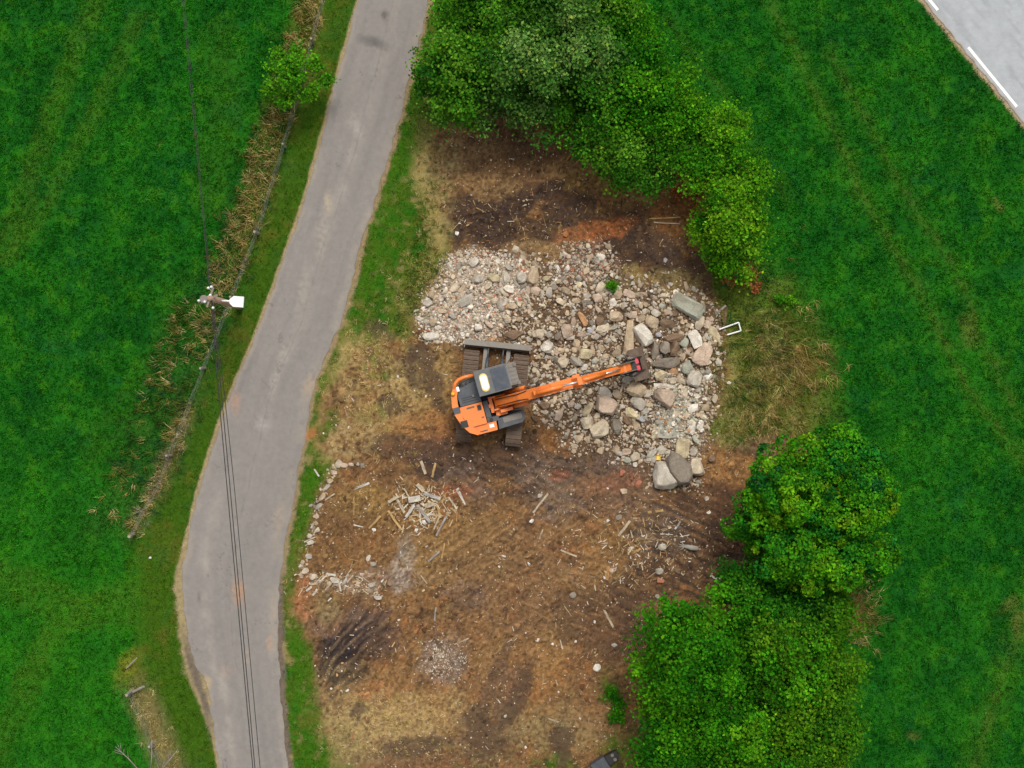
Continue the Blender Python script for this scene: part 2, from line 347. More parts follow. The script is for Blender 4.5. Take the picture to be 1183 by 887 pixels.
    for cx, cy, rx, ry, a, k, col in [
        (560, 250, 50, 34, 25, .95, dk), (600, 225, 66, 22, 25, .85, dk), (655, 235, 34, 30, 0, .9, dk), (600, 272, 50, 18, 0, .7, dk), (570, 180, 50, 26, 20, .6, (0.10, .058, .034)), (740, 275, 50, 22, -20, .85, dk), (720, 290, 26, 22, 0, .8, dk), (770, 305, 30, 18, -20, .8, dk), (810, 315, 18, 20, 0, .7, dk), (640, 180, 60, 20, 0, .5, (.11, .066, .035)), (745, 245, 40, 14, 0, .5, dk),
        (700, 264, 36, 12, 8, .8, (.30, .105, .036)), (660, 275, 20, 9, 20, .6, (.28, .11, .05)), (690, 302, 20, 20, 0, .6, (.25, .13, .09)), (560, 215, 44, 12, 0, .6, (.27, .165, .07)), (545, 172, 34, 12, 0, .5, (.24, .15, .07)), (620, 288, 40, 9, 0, .6, (.27, .175, .08)), (630, 200, 30, 12, 20, .55, (.24, .13, .06)), (668, 190, 40, 14, 15, .6, (.27, .16, .065)), (690, 205, 40, 16, 15, .7, (.28, .165, .055)), (740, 220, 40, 18, 10, .55, (.26, .15, .05)), (725, 325, 22, 16, 0, .7, (.25, .19, .07)), (790, 240, 30, 30, 0, .6, (.24, .10, .03)), (775, 325, 30, 14, 0, .6, (.21, .16, .06)), (520, 190, 20, 30, 0, .6, (.25, .16, .075)),
        # round the excavator
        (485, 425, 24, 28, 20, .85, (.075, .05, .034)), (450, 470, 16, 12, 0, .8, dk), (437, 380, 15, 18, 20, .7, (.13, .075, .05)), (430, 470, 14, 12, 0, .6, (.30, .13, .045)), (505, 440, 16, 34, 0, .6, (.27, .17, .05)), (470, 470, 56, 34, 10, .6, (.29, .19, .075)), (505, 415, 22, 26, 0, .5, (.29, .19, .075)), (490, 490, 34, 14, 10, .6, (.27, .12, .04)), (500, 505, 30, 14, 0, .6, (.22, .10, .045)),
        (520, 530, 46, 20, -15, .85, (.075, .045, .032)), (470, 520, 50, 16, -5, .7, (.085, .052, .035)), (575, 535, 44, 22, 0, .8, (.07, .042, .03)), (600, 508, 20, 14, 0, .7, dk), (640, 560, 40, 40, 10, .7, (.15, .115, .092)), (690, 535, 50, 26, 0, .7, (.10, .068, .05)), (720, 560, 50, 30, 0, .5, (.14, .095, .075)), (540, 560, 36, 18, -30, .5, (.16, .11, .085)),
        (645, 548, 11, 7, 20, .5, (.25, .075, .035)), (715, 552, 22, 9, 15, .45, (.26, .10, .05)), (645, 510, 26, 18, 0, .6, (.26, .12, .04)), (680, 560, 18, 14, 0, .4, (.26, .12, .045)),
        # foundation patch on the left
        (430, 620, 70, 60, 0, .5, (.19, .105, .042)), (420, 580, 34, 20, 0, .5, (.27, .175, .055)), (400, 600, 40, 26, 0, .45, (.13, .072, .036)), (495, 540, 16, 8, -20, .7, (.035, .026, .024)), (520, 570, 22, 8, 0, .6, (.25, .085, .04)),
        (465, 655, 12, 34, -15, .75, (.27, .23, .19)), (440, 670, 60, 12, 0, .4, (.23, .18, .15)), (530, 640, 60, 46, 0, .45, (.23, .145, .055)), (590, 670, 70, 60, 0, .5, (.165, .095, .05)),
        (405, 745, 44, 22, 45, .9, (.032, .024, .024)), (390, 760, 20, 26, 40, .8, (.04, .03, .028)), (430, 730, 26, 36, 30, .55, (.11, .07, .055)), (390, 725, 36, 22, 0, .5, (.14, .095, .07)), (420, 785, 20, 12, -30, .85, (.03, .024, .022)), (412, 820, 8, 12, 0, .85, dk), (425, 800, 24, 14, 0, .7, (.32, .13, .05)), (357, 690, 12, 24, 0, .6, (.32, .13, .06)), (445, 795, 50, 18, 0, .5, (.27, .15, .06)), (375, 700, 16, 20, 0, .5, (.2, .16, .07)),
        (512, 762, 24, 28, 0, .6, (.19, .145, .12)), (540, 690, 26, 16, 0, .4, (.13, .095, .08)), (620, 780, 40, 26, 45, .6, (.28, .13, .045)), (590, 800, 14, 36, -20, .6, (.10, .065, .048)), (575, 780, 8, 50, -25, .6, (.10, .065, .045)), (640, 740, 20, 50, -20, .5, (.25, .15, .06)),
        (700, 720, 66, 40, -20, .7, (.085, .052, .034)), (735, 690, 30, 50, 0, .6, (.075, .045, .03)), (800, 620, 50, 46, 20, .75, (.085, .048, .03)), (855, 600, 36, 60, 0, .75, (.085, .045, .028)), (790, 660, 60, 22, 0, .6, (.10, .06, .036)), (890, 525, 40, 18, -15, .75, (.09, .055, .036)), (850, 545, 40, 16, -25, .7, (.30, .155, .055)), (790, 580, 14, 50, 0, .5, dk), (760, 610, 30, 24, 0, .6, (.12, .09, .072)), (700, 640, 26, 30, 0, .4, (.26, .15, .055)),
        (440, 840, 56, 34, 0, .8, (.32, .225, .10)), (500, 826, 56, 30, 0, .65, (.30, .20, .085)), (390, 800, 26, 40, 0, .5, (.27, .19, .09)), (400, 870, 20, 30, 0, .7, (.21, .17, .07)), (480, 870, 70, 20, 0, .5, (.14, .085, .05)), (640, 840, 60, 30, 0, .5, (.22, .16, .07)), (560, 850, 40, 30, 0, .4, (.11, .068, .045)), (650, 855, 14, 26, 0, .6, (.085, .055, .038)), (690, 830, 30, 22, 0, .4, (.20, .105, .05))]:
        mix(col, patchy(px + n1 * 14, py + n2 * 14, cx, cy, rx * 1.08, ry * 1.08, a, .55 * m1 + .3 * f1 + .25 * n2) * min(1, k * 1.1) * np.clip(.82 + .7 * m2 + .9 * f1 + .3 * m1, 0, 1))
    # black streaks dragged out by the bucket
    ds = perlin((px * .64 - py * .77) / 26 + n1, (px * .77 + py * .64 + n1 * 12) / 4.5, 177) + .5 * f1
    mix((0.024, 0.019, 0.019), ell(wx, wy, 405, 752, 52, 28, 45, .6) * sstep(-.2, .3, ds) * .85); mix((0.19, 0.125, 0.075), ell(wx, wy, 405, 752, 52, 30, 45, .6) * sstep(-.15, -.5, ds) * .5)
    ds2 = perlin((px * .9 + py * .43) / 30 + n2, (px * .43 - py * .9 + n2 * 12) / 4.5, 179) + .5 * f1
    mix((0.050, 0.034, 0.027), np.maximum(ell(wx, wy, 590, 545, 110, 36, 0, .7), ell(wx, wy, 800, 640, 80, 80, 0, .7)) * sstep(.05, .3, ds2) * .8)
    mix((0.29, 0.17, 0.08), np.maximum(ell(wx, wy, 620, 700, 130, 120, 0, .7), ell(wx, wy, 760, 620, 70, 60, 0, .7)) * sstep(.22, .42, -ds2) * .5)
    fine = fbm(px / 2.2, py / 2.2, 2, 151)
    C *= (1 + .45 * fine + .36 * f1 + .25 * m2)[..., None].clip(.35, 2)
    # rake marks of the bucket: parallel streaks
    st = perlin((px * .5 - py * .87) / 70 + n1, (px * .87 + py * .5 + n1 * 10) / 3.2, 171) * ell(wx, wy, 440, 735, 130, 90, 0, .8) + perlin((px * .8 - py * .6) / 80 + n2, (px * .6 + py * .8 + n2 * 12) / 3.6, 173) * ell(wx, wy, 590, 640, 190, 120, 0, .8)
    C *= (1 + .30 * st)[..., None].clip(.4, 2)
    pal = poly_sdf(wx, wy, PALE); rub = poly_sdf(wx, wy, RUBBLE)
    mix((0.45, 0.37, 0.30), sstep(10, -14, pal + f1 * 8) * (.75 + .5 * m2)); mix((0.095, 0.066, 0.044), sstep(5, -8, rub) * sstep(-4, 8, pal) * .7)
    mix((0.34, 0.29, 0.225), ell(wx, wy, 790, 475, 26, 38, 0, .8) * .7)
    C[...] = C0 * (1 - sm[..., None]) + C * sm[..., None]
    # trampled dry and yellow-green turf reaching into the site
    for cx, cy, rx, ry, a, col in [(428, 442, 42, 52, 20, (.34, .245, .105)), (405, 505, 34, 26, 0, (.31, .225, .10)), (478, 352, 20, 26, 0, (.16, .145, .04)), (455, 400, 34, 18, 0, (.20, .165, .05)), (472, 440, 20, 30, 0, (.33, .24, .10)), (430, 480, 24, 10, 0, (.13, .135, .03)), (512, 215, 18, 60, -8, (.27, .21, .09)), (505, 300, 20, 30, 0, (.17, .16, .045)), (400, 840, 34, 44, 0, (.24, .19, .07)), (470, 850, 70, 26, 0, (.31, .22, .10)), (560, 870, 60, 14, 0, (.20, .165, .06)), (640, 850, 60, 22, 0, (.25, .19, .085)), (862, 512, 40, 10, -10, (.24, .19, .08))]:
        mix(col, patchy(px + n1 * 12, py + n2 * 12, cx, cy, rx, ry, a, .6 * m1 + .35 * f1, .35) * np.clip(.30 + 1.1 * m2 + .8 * f1 + .5 * n1, 0, .85) * (.65 if cy > 800 else 1))
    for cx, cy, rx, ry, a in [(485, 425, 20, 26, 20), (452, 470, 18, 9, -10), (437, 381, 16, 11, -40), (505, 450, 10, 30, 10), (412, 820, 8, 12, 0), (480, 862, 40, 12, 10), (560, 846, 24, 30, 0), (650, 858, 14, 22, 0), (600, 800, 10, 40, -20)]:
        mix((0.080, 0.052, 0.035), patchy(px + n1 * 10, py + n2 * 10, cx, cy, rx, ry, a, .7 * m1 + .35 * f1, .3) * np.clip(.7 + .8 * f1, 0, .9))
    # green islands, weeds
    for cx, cy, rx, ry, a, k in [(470, 170, 16, 34, -12, .8), (448, 260, 18, 62, -16, .85), (425, 330, 12, 30, -20, .7), (382, 488, 10, 22, -25, .85), (366, 555, 10, 24, -18, .9), (350, 610, 9, 36, -8, .9), (341, 670, 6, 24, 0, .7), (346, 760, 11, 28, 0, .9), (352, 806, 14, 26, 0, .9), (362, 875, 20, 22, 0, .85), (395, 890, 26, 10, 0, .6), (640, 888, 26, 14, 0, .8), (706, 800, 12, 26, 20, .6), (722, 870, 20, 26, 0, .7), (560, 893, 40, 8, 0, .6), (430, 420, 6, 10, 0, .6), (440, 432, 12, 8, 0, .6)]:
        mix((0.036, 0.115, 0.004), ell(wx + m1 * 8, wy + m2 * 8, cx, cy, rx, ry, a, .6) * k * np.clip(.75 + 1.5 * m1 + .6 * f1, 0, 1))
    # ---- rims of the roads
    dl = xl - px; dr = px - xr
    wl = 3.5 + 6 * ell(px * 0, py, 0, 720, 1, 70, 0, .6) + 5 * ell(px * 0, py, 0, 800, 1, 40, 0, .6)
    mix((0.33, 0.25, 0.14), sstep(1.3, .6, dl / wl + m1 * .6) * (dl > -8) * .85)
    mix((0.13, 0.105, 0.085), sstep(7, 2, np.abs(dl - 2 + m2 * 4)) * ell(px * 0, py, 0, 790, 1, 50, 0, .6) * (dl > -8) * .9)
    mix((0.29, 0.20, 0.12), sstep(7, 2, dr + m1 * 6) * (dr > -8) * .8)
    mix((0.12, 0.095, 0.08), sstep(8, 4, dr + m2 * 5) * sstep(640, 700, py) * (dr > -8) * .8)
    mix((0.34, 0.14, 0.05), ell(wx, wy, 358, 500, 5, 10, -20, .6) * .8)
    h = hw(px, py)
    mix((0.36, 0.26, 0.17), sstep(-6, -2, h + m1 * 3) * .9)
    # ---- heights (metres)
    nat = .05 * n1 + .03 * m1 + .018 * f1
    soil = .10 * n1 + .10 * m1 + .055 * f1 + .03 * fine + .05 * md + .03 * st
    Hh = nat * (1 - sm) + soil * sm
    for cx, cy, rx, ry, a, k in [(560, 250, 50, 34, 25, .22), (600, 225, 66, 22, 25, .2), (655, 235, 34, 30, 0, .2), (740, 275, 50, 22, -20, .22), (770, 305, 30, 18, -20, .15), (545, 345, 56, 46, 0, .30), (785, 430, 50, 90, 0, .22), (700, 380, 100, 70, 0, .12), (520, 535, 46, 20, -15, -.10), (405, 745, 44, 22, 45, .08), (800, 640, 90, 60, 20, .06)]:
        Hh = Hh + k * ell(wx, wy, cx, cy, rx, ry, a, .8) * (1 + .5 * m1)
    flat = sstep(0, 26, np.minimum(np.maximum(dl, dr), 1e4)) * sstep(0, 26, -h)
    Hh = Hh * flat
    ex = ell(px, py, 570, 455, 40, 74, 6, .3); Hh = Hh * (1 - ex)
    Hh = np.where((np.maximum(dl, dr) < 0) | (h > 0), -.02, Hh)
    C *= (1 + .38 * f1)[..., None]
    far = sstep(700, 1000, np.hypot(px - CX, py - CY))
    return np.clip(C, .004, .9), Hh * (1 - far) + 0 * far, sm

# ground: one sheet, fine where the photograph looks, coarse out to the horizon
STEP = .052
def axis(half):
    core = np.arange(-half, half + 1e-6, STEP); out = half + np.cumsum(.3 * 1.28 ** np.arange(1, 28))
    return np.concatenate([-out[::-1], core, out])
gx = axis(22.6); gy = axis(17.4)
GX, GY = np.meshgrid(gx, gy)
gpx, gpy = to_px(GX, GY)
GC, GH, GS = paint(gpx, gpy)
def sample(A, x, y):
    x = np.atleast_1d(np.asarray(x, float)); y = np.atleast_1d(np.asarray(y, float))
    i = np.clip(np.searchsorted(gx, x) - 1, 0, len(gx) - 2); j = np.clip(np.searchsorted(gy, y) - 1, 0, len(gy) - 2)
    u = np.clip((x - gx[i]) / (gx[i + 1] - gx[i]), 0, 1); v = np.clip((y - gy[j]) / (gy[j + 1] - gy[j]), 0, 1)
    if A.ndim == 3: u = u[:, None]; v = v[:, None]
    return A[j, i] * (1 - u) * (1 - v) + A[j, i + 1] * u * (1 - v) + A[j + 1, i] * (1 - u) * v + A[j + 1, i + 1] * u * v
def gz(x, y): return float(sample(GH, x, y)[0])
nx, ny = len(gx), len(gy)
idx = np.arange(nx * ny).reshape(ny, nx)
F = np.stack([idx[:-1, :-1], idx[:-1, 1:], idx[1:, 1:], idx[1:, :-1]], -1).reshape(-1, 4)
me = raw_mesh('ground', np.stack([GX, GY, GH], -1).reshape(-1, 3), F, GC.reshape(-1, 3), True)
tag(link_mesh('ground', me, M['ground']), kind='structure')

# the narrow road
def strip_mesh(name, U, V, X, Y, Z, C, mat):
    n, m = X.shape; ix = np.arange(n * m).reshape(n, m)
    Fs = np.stack([ix[:-1, :-1], ix[1:, :-1], ix[1:, 1:], ix[:-1, 1:]], -1).reshape(-1, 4)
    # skirt so that the sheet has an edge
    me = raw_mesh(name, np.stack([X, Y, Z], -1).reshape(-1, 3), Fs, C.reshape(-1, 3), True)
    return tag(link_mesh(name, me, mat), kind='structure')
ry = np.concatenate([np.linspace(-330, -40, 60), np.arange(-38, 930, 1.5), np.linspace(932, 1300, 60)])
tt = np.concatenate([[0, .006], np.linspace(.012, .988, 66), [.994, 1]])
RY, TT = np.meshgrid(ry, tt, indexing='ij')
ea = fbm(ry / 12, ry * 0 + 3.3, 4, 201) * 3.2 + fbm(ry / 60, ry * 0 + 1.3, 2, 203) * 3; eb = fbm(ry / 12, ry * 0 + 8.3, 4, 207) * 3.2 + fbm(ry / 60, ry * 0 + 5.1, 2, 209) * 3
eb = eb + 5 * np.exp(-((ry - 70) / 200) ** 2) * 0
ea = ea + 6 * np.exp(-((ry - 795) / 22) ** 2)
XL = xl_of(ry) + ea; XR = xr_of(ry) + eb
RX = XL[:, None] * (1 - TT) + XR[:, None] * TT
wob = fbm(RX / 30, RY / 30, 4, 211); wf = fbm(RX / 5, RY / 5, 3, 221); lon = fbm(TT * 9, RY / 160, 3, 231)
A = np.empty(RX.shape + (3,)); A[...] = (0.222, 0.204, 0.188)
def rmix(col, m):
    m = np.clip(m, 0, 1)[..., None]; A[...] = A * (1 - m) + np.array(col) * m
rmix((0.185, 0.170, 0.162), sstep(-.2, .5, lon + .4 * wob) * .6)
rmix((0.29, 0.262, 0.232), (np.exp(-((TT - .22) / .07) ** 2) * sstep(520, 640, RY) + .5 * np.exp(-((TT - .5) / .10) ** 2) * sstep(560, 300, RY)) * np.clip(.4 + wob * 1.3, 0, 1))
rmix((0.34, 0.28, 0.21), np.exp(-((TT - .95) / .05) ** 2) * np.clip(.3 + wob, 0, 1) * .6)
rmix((0.30, 0.25, 0.20), np.exp(-((TT - .03) / .03) ** 2) * np.clip(.4 + wob, 0, 1) * .7)
wpx = RX + wob * 6 + wf * 3; wpy = RY + wf * 4
for cx, cy, rx, ry_, a, k, col in [(443, 18, 4, 5, 0, .8, (.10, .09, .085)), (432, 49, 14, 5, -20, .8, (.105, .10, .095)), (428, 90, 7, 26, -12, .35, (.19, .18, .175)), (412, 145, 5, 14, 25, .6, (.40, .37, .33)), (380, 235, 5, 12, 0, .75, (.45, .36, .24)), (372, 275, 6, 20, -8, .5, (.40, .34, .27)), (351, 335, 6, 22, -8, .4, (.38, .34, .28)), (318, 440, 4, 20, -15, .5, (.38, .35, .31)), (330, 410, 4, 8, 0, .5, (.40, .36, .30)), (304, 490, 8, 8, 0, .5, (.40, .38, .36)),
                                   (274, 466, 5, 11, 0, .75, (.46, .23, .13)), (276, 684, 6, 13, 0, .8, (.52, .24, .09)), (313, 743, 2.5, 8, 0, .7, (.50, .24, .12)), (240, 788, 5, 7, 0, .8, (.50, .36, .15)), (262, 775, 6, 7, 0, .5, (.40, .28, .20)), (361, 443, 7, 14, -30, .6, (.42, .29, .17)), (229, 690, 2.5, 5, 0, .6, (.12, .10, .09)), (257, 860, 8, 12, 0, .35, (.36, .33, .30)), (286, 758, 3, 8, 0, .4, (.42, .32, .2)), (323, 600, 5, 20, -8, .5, (.40, .30, .20)), (345, 250, 8, 40, -15, .25, (.20, .19, .185)), (234, 800, 4, 12, 15, .7, (.14, .125, .115))]:
    rmix(col, ell(wpx, wpy, cx, cy, rx, ry_, a, .9) * (k * .65 * np.clip(.8 + wf * 1.2, 0, 1) if col[0] > .15 else k * 1.1))
cr = np.abs(fbm(RX / 26 + wf * .25, RY / 40 + wf * .2, 3, 271)); crm = sstep(.015, .004, cr) * sstep(.05, .35, fbm(RX / 50, RY / 70, 2, 281))
rmix((0.10, 0.092, 0.085), crm * .55)
rmix((0.165, 0.152, 0.145), np.exp(-((TT - .72) / .07) ** 2) * np.clip(.3 + wob, 0, 1) * .6); rmix((0.13, 0.12, 0.11), np.exp(-((TT - .5 - .03 * wob) / .006) ** 2) * .35)
A *= (1 + .10 * wf + .07 * wob + .05 * fbm(RX / 2, RY / 2, 2, 291))[..., None]
crown_z = .012 + .05 * (1 - (2 * TT - 1) ** 2)
crown_z[:, 0] = -.03; crown_z[:, -1] = -.03
X = (RX - CX) / PXM; Y = (CY - RY) / PXM
strip_mesh('narrow_road', None, None, X, Y, crown_z, A, M['asphalt'])

# the wider road in the corner
sa = np.concatenate([np.linspace(-2600, -160, 60), np.arange(-156, 420, 3.0), np.linspace(424, 2600, 60)])
sb = np.concatenate([[0, .6], np.arange(2, 190, 3.0)])
SA, SB = np.meshgrid(sa, sb, indexing='ij')
edge = fbm(sa / 9, sa * 0 + 4.4, 4, 241) * 2.6
SBe = SB + edge[:, None] * sstep(30, 0, SB)
HX = H0[0] + HD[0] * SA + HN[0] * SBe; HY = H0[1] + HD[1] * SA + HN[1] * SBe
A = np.empty(HX.shape + (3,)); A[...] = (0.345, 0.365, 0.385)
hn = fbm(SA / 90, SB / 8, 3, 251); hm = fbm(HX / 12, HY / 12, 3, 261)
rmix((0.27, 0.285, 0.30), sstep(0, .5, hn) * .7); rmix((0.36, 0.33, 0.30), sstep(5, 1, SB + hm * 2) * .8)
A *= (1 + .12 * hm + .10 * fbm(HX / 2.2, HY / 2.2, 2, 263))[..., None]
Z = np.full(HX.shape, .03); Z[:, 0] = -.03
strip_mesh('wide_road', None, None, (HX - CX) / PXM, (CY - HY) / PXM, Z + .02 * sstep(0, 60, SB), A, M['asphalt'])
bm = bmesh.new()
for k in range(-8, 9):
    s0 = 75.5 + k * 144.0
    for (a, b) in ((s0, s0 + 88.5),):
        q = []
        for s, w in ((a, 4.2), (b, 4.2), (b, 7.6), (a, 7.6)):
            p = H0 + HD * s + HN * w
            q.append(bm.verts.new(((p[0] - CX) / PXM, (CY - p[1]) / PXM, .0385)))
        bm.faces.new(q)
tag(obj('road_marking', bm, M['linepaint']), kind='structure')

# ---- turf: blades of grass standing on the ground sheet
def tufts(name, x, y, blades, length, width, lean, col, zoff=0.0, seed=3, heading=None, spread=math.pi):
    """x,y (n) tuft places; every blade one bent pair of triangles"""
    g = np.random.default_rng(seed); n = len(x); N = n * blades
    bx = np.repeat(x, blades) + g.normal(0, .035, N) * (1 + np.repeat(length, blades) * 2); by = np.repeat(y, blades) + g.normal(0, .035, N) * (1 + np.repeat(length, blades) * 2)
    bz = sample(GH, bx, by) - .01 + zoff
    ln = np.repeat(length, blades) * g.uniform(.5, 1.25, N)
    az = g.uniform(0, 2 * math.pi, N) if heading is None else np.repeat(heading, blades) + g.normal(0, spread, N)
    le = np.clip(g.normal(lean, .22, N), .1, 1.45)
    dx = np.cos(az); dy = np.sin(az); wv = width * g.uniform(.6, 1.3, N)
    sx = -dy * wv; sy = dx * wv
    mid = .55; o = np.sin(le) * ln; u = np.cos(le) * ln
    V = np.empty((N, 4, 3))
    V[:, 0] = np.stack([bx - sx * .5, by - sy * .5, bz], -1); V[:, 1] = np.stack([bx + sx * .5, by + sy * .5, bz], -1)
    V[:, 2] = np.stack([bx + dx * o * mid + sx * .5, by + dy * o * mid + sy * .5, bz + u * .75], -1)
    V[:, 3] = np.stack([bx + dx * o, by + dy * o, bz + u * .9], -1)
    b = np.arange(N)[:, None] * 4
    Fq = np.concatenate([b + np.array([[0, 1, 2]]), b + np.array([[0, 2, 3]])])
    c = np.repeat(col, blades, 0) * g.uniform(.65, 1.4, (N, 1))
    me = raw_mesh(name, V.reshape(-1, 3), Fq, np.repeat(c, 4, 0))
    return tag(link_mesh(name, me, M['grass']), kind='stuff')
NT = 150000
tx = rng.uniform(-23, 23, NT); ty = rng.uniform(-17.6, 17.6, NT)
tpx, tpy = to_px(tx, ty)
c = sample(GC, tx, ty); s = sample(GS, tx, ty)
greenish = (c[:, 1] > c[:, 0] * .93)
onroad = ((tpx > xl_of(tpy) - 2) & (tpx < xr_of(tpy) + 2)) | (hw(tpx, tpy) > -3)
keep = greenish & ~onroad & ((s < .6) | (c[:, 1] > c[:, 0] * 1.5))
tx, ty, c = tx[keep], ty[keep], c[keep]; tpx, tpy = tpx[keep], tpy[keep]
nn = .55 * fbm(tpx / 9, tpy / 9, 3, 301) + .75 * fbm(tpx / 3.6, tpy / 3.6, 2, 305); n3 = fbm(tpx / 30, tpy / 30, 3, 311)
verge = (tpx > np.interp(tpy, [p[1] for p in FENCE], [p[0] for p in FENCE])) & (tpx < xr_of(tpy) + 60)
ln = np.where(verge, .07, .13) * np.clip(1 + .9 * nn + .4 * n3, .4, 2.2)
col = c * np.clip(1.2 + 1.5 * nn + rng.normal(0, .28, len(nn)), .35, 3)[:, None]
col[:, 0] *= rng.uniform(.75, 1.35, len(nn)); col[:, 2] *= rng.uniform(.7, 1.5, len(nn))
tufts('meadow_grass', tx, ty, 4, ln, .034, .85, col, 0, 11, heading=n3 * 9 + 1, spread=1.1)
# long dead grass along the fence and at the dry corner of the site
hx, hy, hl, hc, hh = [], [], [], [], []
def patch(n, fx, ln, cols, hd):
    for i in range(n):
        p = fx(); w = P(p[0], p[1]); hx.append(w.x); hy.append(w.y); hl.append(ln * rng.uniform(.6, 1.3)); hc.append(np.array(cols[rng.integers(len(cols))]) * rng.uniform(.7, 1.3)); hh.append(hd + rng.normal(0, .7))
straw = [(.60, .46, .19), (.52, .40, .15), (.66, .54, .26), (.38, .33, .09)]
gmix = [(.06, .15, .02), (.035, .14, .035), (.16, .20, .03), (.025, .11, .04), (.26, .24, .06)]
FY = [p[1] for p in FENCE]; FX = [p[0] for p in FENCE]
def strip(y0, y1, a, b): 
    def f():
        y = rng.uniform(y0, y1); return (np.interp(y, FY, FX) + rng.uniform(a, b) + fbm(np.array([y / 30.]), np.array([.5]), 2, 5)[0] * 10, y)
    return f
patch(520, strip(-40, 60, -30, -2), .40, straw, 3.6); patch(900, strip(125, 330, -34, 0), .42, straw, 3.7); patch(600, strip(125, 330, -48, 10), .35, gmix, 3.7)
patch(150, strip(330, 420, -30, 0), .4, straw, 3.7); patch(700, strip(340, 560, -62, 2), .45, gmix, 3.6); patch(170, strip(350, 600, -60, -30), .4, straw, 3.7); patch(420, strip(470, 620, -10, 6), .35, straw + [(.3, .28, .24)], 3.9); patch(160, strip(370, 600, 0, 16), .35, gmix, 0)
patch(150, lambda: (153 + (y := rng.uniform(0, 1)) * 55 + rng.normal(0, 9), 795 + y * 120), .35, straw, 5.4)
patch(700, lambda: (880 + rng.normal(0, 34), 430 + rng.normal(0, 50)), .42, straw[:2] + gmix + gmix[2:3], 5.7); patch(220, lambda: (915 + rng.normal(0, 24), 420 + rng.normal(0, 22)), .6, straw, 5.9)
patch(260, lambda: (985 + rng.normal(0, 14), 705 + rng.normal(0, 20)), .5, straw, .6); patch(140, lambda: (868 + rng.normal(0, 20), 485 + rng.normal(0, 14)), .4, straw, 5)
patch(420, lambda: (430 + rng.normal(0, 34), 440 + rng.normal(0, 46)), .20, straw, 2); patch(320, lambda: (500 + rng.normal(0, 12), 240 + rng.normal(0, 60)), .22, straw + gmix, 2); patch(260, lambda: (485 + rng.normal(0, 18), 330 + rng.normal(0, 18)), .2, straw + gmix, 2); patch(260, lambda: (450 + rng.normal(0, 40), 835 + rng.normal(0, 22)), .18, straw, 2)
hx, hy, hl, hh = map(np.array, (hx, hy, hl, hh)); hp, hq = to_px(hx, hy)
ok = ~((hp > xl_of(hq) - 3) & (hp < xr_of(hq) + 3))
sub = rng.random(len(hx)) < np.where((hp < 400) & (hq < 640), .34, .6); ok &= sub
tufts('dead_grass', hx[ok], hy[ok], 9, hl[ok], .014, 1.25, np.array(hc)[ok], 0, 13, heading=hh[ok], spread=.6)
